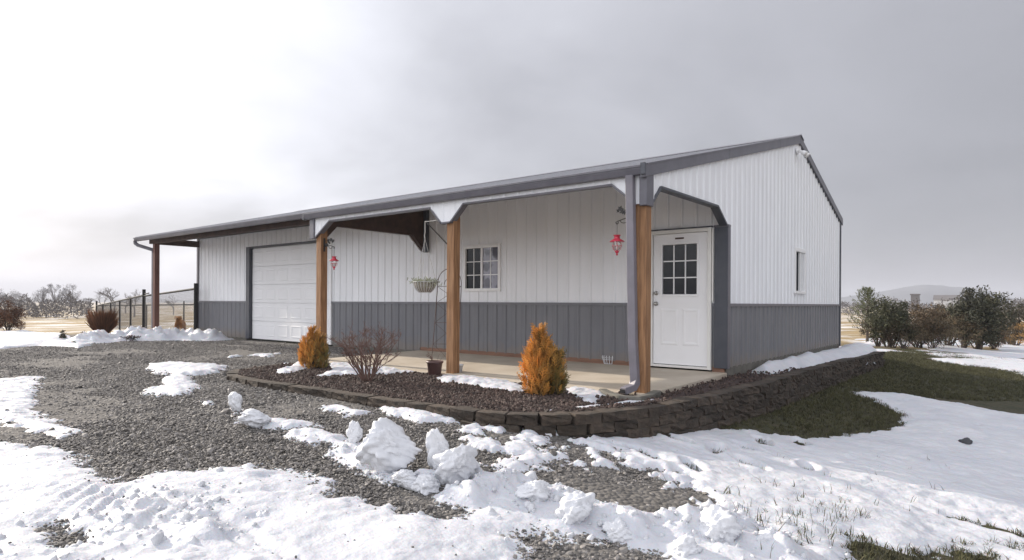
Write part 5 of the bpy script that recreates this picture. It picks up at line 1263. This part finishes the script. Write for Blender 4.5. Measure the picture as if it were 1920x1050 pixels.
def frosted(px, top, depth, wpx, seed, label):
    p = at_depth(px, 567, depth); x, y = p[0], p[1]; z0 = h(x, y); z1 = at_depth(px, top, depth)[2]; hh = z1 - z0; w = wpx * depth / F / 2
    e = empty('frosted_tree', (x, y, z0), label, 'tree', 'pale frosted trees far left'); me, K = crown_cloud((x, y, z0 + hh * .62), w, w, hh * .4, 1700, hh * .014, seed, elong=2.6, upd=.5); link('crown', me, e, 'frost')
    mb = MB(); mb.tube([(x, y, z0 - .1), (x, y, z0 + hh * .4)], [hh * .03, hh * .02], 6)
    for q in K[:14]: mb.tube([(x, y, z0 + hh * .3), Vector((x, y, z0 + hh * .3)).lerp(Vector(q), .6), tuple(q)], [hh * .014, hh * .009, hh * .003], 4, cap=False)
    mb.build('trunk', 'greytwig', e)
frosted(78, 534, 170, 34, 31, 'leftmost of the three pale frosted trees above the far wood'); frosted(104, 529, 170, 40, 32, 'middle and tallest pale frosted tree above the far wood'); frosted(133, 531, 170, 34, 33, 'rightmost of the three pale frosted trees above the far wood')
frosted(10, 540, 120, 50, 34, 'pale frosted tree at the left edge above the dark bush'); frosted(38, 546, 130, 40, 35, 'pale frosted tree between the left edge and the far wood')
# far wood: one mass of scrub behind the field
Cw = []
for k in range(5200):
    px = rng.uniform(-60, 172); dpt = rng.uniform(88, 112); p = at_depth(px, 567, dpt); z0 = h(p[0], p[1]); top = 3.6 * (.75 + .25 * math.sin(px * .11) * math.cos(px * .05)); Cw.append((p[0], p[1], z0 + top * rng.random() ** .8))
me = sprays(len(Cw), np.array(Cw), .16, np.ones((len(Cw), 3)) * rng.uniform(.6, 1.3, (len(Cw), 1)), 41, 2.4, .6); tag(link('far_wood', me, None, 'farwood'), 'grey brown wood beyond the yellow field on the left', kind='stuff')
Cw = []
for k in range(5200):
    px = rng.uniform(1560, 2050); dpt = rng.uniform(170, 260); p = at_depth(px, 567, dpt); z0 = h(p[0], p[1]); top = 5.5 * (.8 + .2 * math.sin(px * .05)); Cw.append((p[0], p[1], z0 + top * rng.random() ** .8))
me = sprays(len(Cw), np.array(Cw), .38, np.ones((len(Cw), 3)) * rng.uniform(.5, 1.1, (len(Cw), 1)), 42, 2.0, .5); tag(link('far_wood', me, None, 'farwood'), 'dark wooded strip far behind the brush on the right', kind='stuff')
# far house and silo
p = at_depth(1716, 570, 150); e = empty('far_silo', (p[0], p[1], h(p[0], p[1])), 'small dark square tower above the brush on the right', 'tower'); zt_ = at_depth(1716, 551, 150)[2]
MB().box(p[0] - .8, p[0] + .8, p[1] - .8, p[1] + .8, h(p[0], p[1]) - .5, zt_ - .3).build('wall', 'farhouse', e); MB().box(p[0] - .95, p[0] + .95, p[1] - .95, p[1] + .95, zt_ - .3, zt_).build('roof', 'farhouse', e)
p = at_depth(1775, 570, 190); e = empty('far_house', (p[0], p[1], h(p[0], p[1])), 'tiny white house far away between the brush trees', 'house'); zt_ = at_depth(1775, 562, 190)[2]
MB().box(p[0] - 3, p[0] + 3, p[1] - 2, p[1] + 2, h(p[0], p[1]) - .5, zt_).build('wall', 'farwhite', e); MB().prism([(p[1] - 2.4, zt_), (p[1], zt_ + 1.4), (p[1] + 2.4, zt_)], 'x', p[0] - 3.2, p[0] + 3.2).build('roof', 'farhouse', e)
# hills
def hill(name, prof, depth, deep, seed, label):
    V = []; n = 90; m_ = 9; pxs = np.linspace(prof[0][0], prof[-1][0], n); tops = np.interp(pxs, [q[0] for q in prof], [q[1] for q in prof])
    for j in range(m_):
        f = math.sin(j / (m_ - 1) * math.pi)
        for px, ty_ in zip(pxs, tops):
            d_ = depth + deep * (j / (m_ - 1) - .5); p = at_depth(px, 567, d_); zt2 = at_depth(px, ty_, depth)[2]; V.append((p[0], p[1], -4 + (zt2 + 4) * f + (2.2 * float(fbm(np.array(px * .06 + seed), np.array(j * .7), 3, seed)) if 0 < j < m_ - 1 else 0)))
    ii = np.arange(n * m_).reshape(m_, n); Q = np.stack([ii[:-1, :-1], ii[:-1, 1:], ii[1:, 1:], ii[1:, :-1]], -1).reshape(-1, 4)
    me = arr_mesh(name, V, Q); smooth(me); tag(link(name, me, None, 'hill'), label, kind='structure')
hill('hill', [(1440, 575), (1560, 560), (1640, 549), (1690, 539), (1735, 533), (1790, 538), (1845, 541), (1880, 556), (1960, 566), (2050, 574)], 1300, 700, 1, 'pale hazy hill behind the brush on the right')
hill('hill', [(1780, 576), (1870, 566), (1920, 560), (2000, 556), (2200, 552), (2400, 572)], 800, 350, 2, 'blue grey wooded hill at the right edge')
hill('hill', [(-400, 572), (-150, 560), (60, 556), (300, 561), (520, 568), (700, 574)], 1900, 700, 3, 'faint hazy rise on the horizon to the left')

# ================================================================== HAZE
hm = bpy.data.materials.new('haze_air'); hm.use_nodes = True; t = hm.node_tree; t.nodes.clear()
o_ = t.nodes.new('ShaderNodeOutputMaterial'); pv = t.nodes.new('ShaderNodeVolumePrincipled'); pv.inputs['Color'].default_value = (.74, .77, .86, 1); pv.inputs['Density'].default_value = .00065; pv.inputs['Anisotropy'].default_value = .1
t.links.new(pv.outputs[0], o_.inputs['Volume'])
hb = MB().box(-3080, 3080, -3080, 3080, -7, 62).mesh('haze'); hb.materials.append(hm); o = link('haze', hb); tag(o, 'thin winter haze over the whole place', kind='stuff')
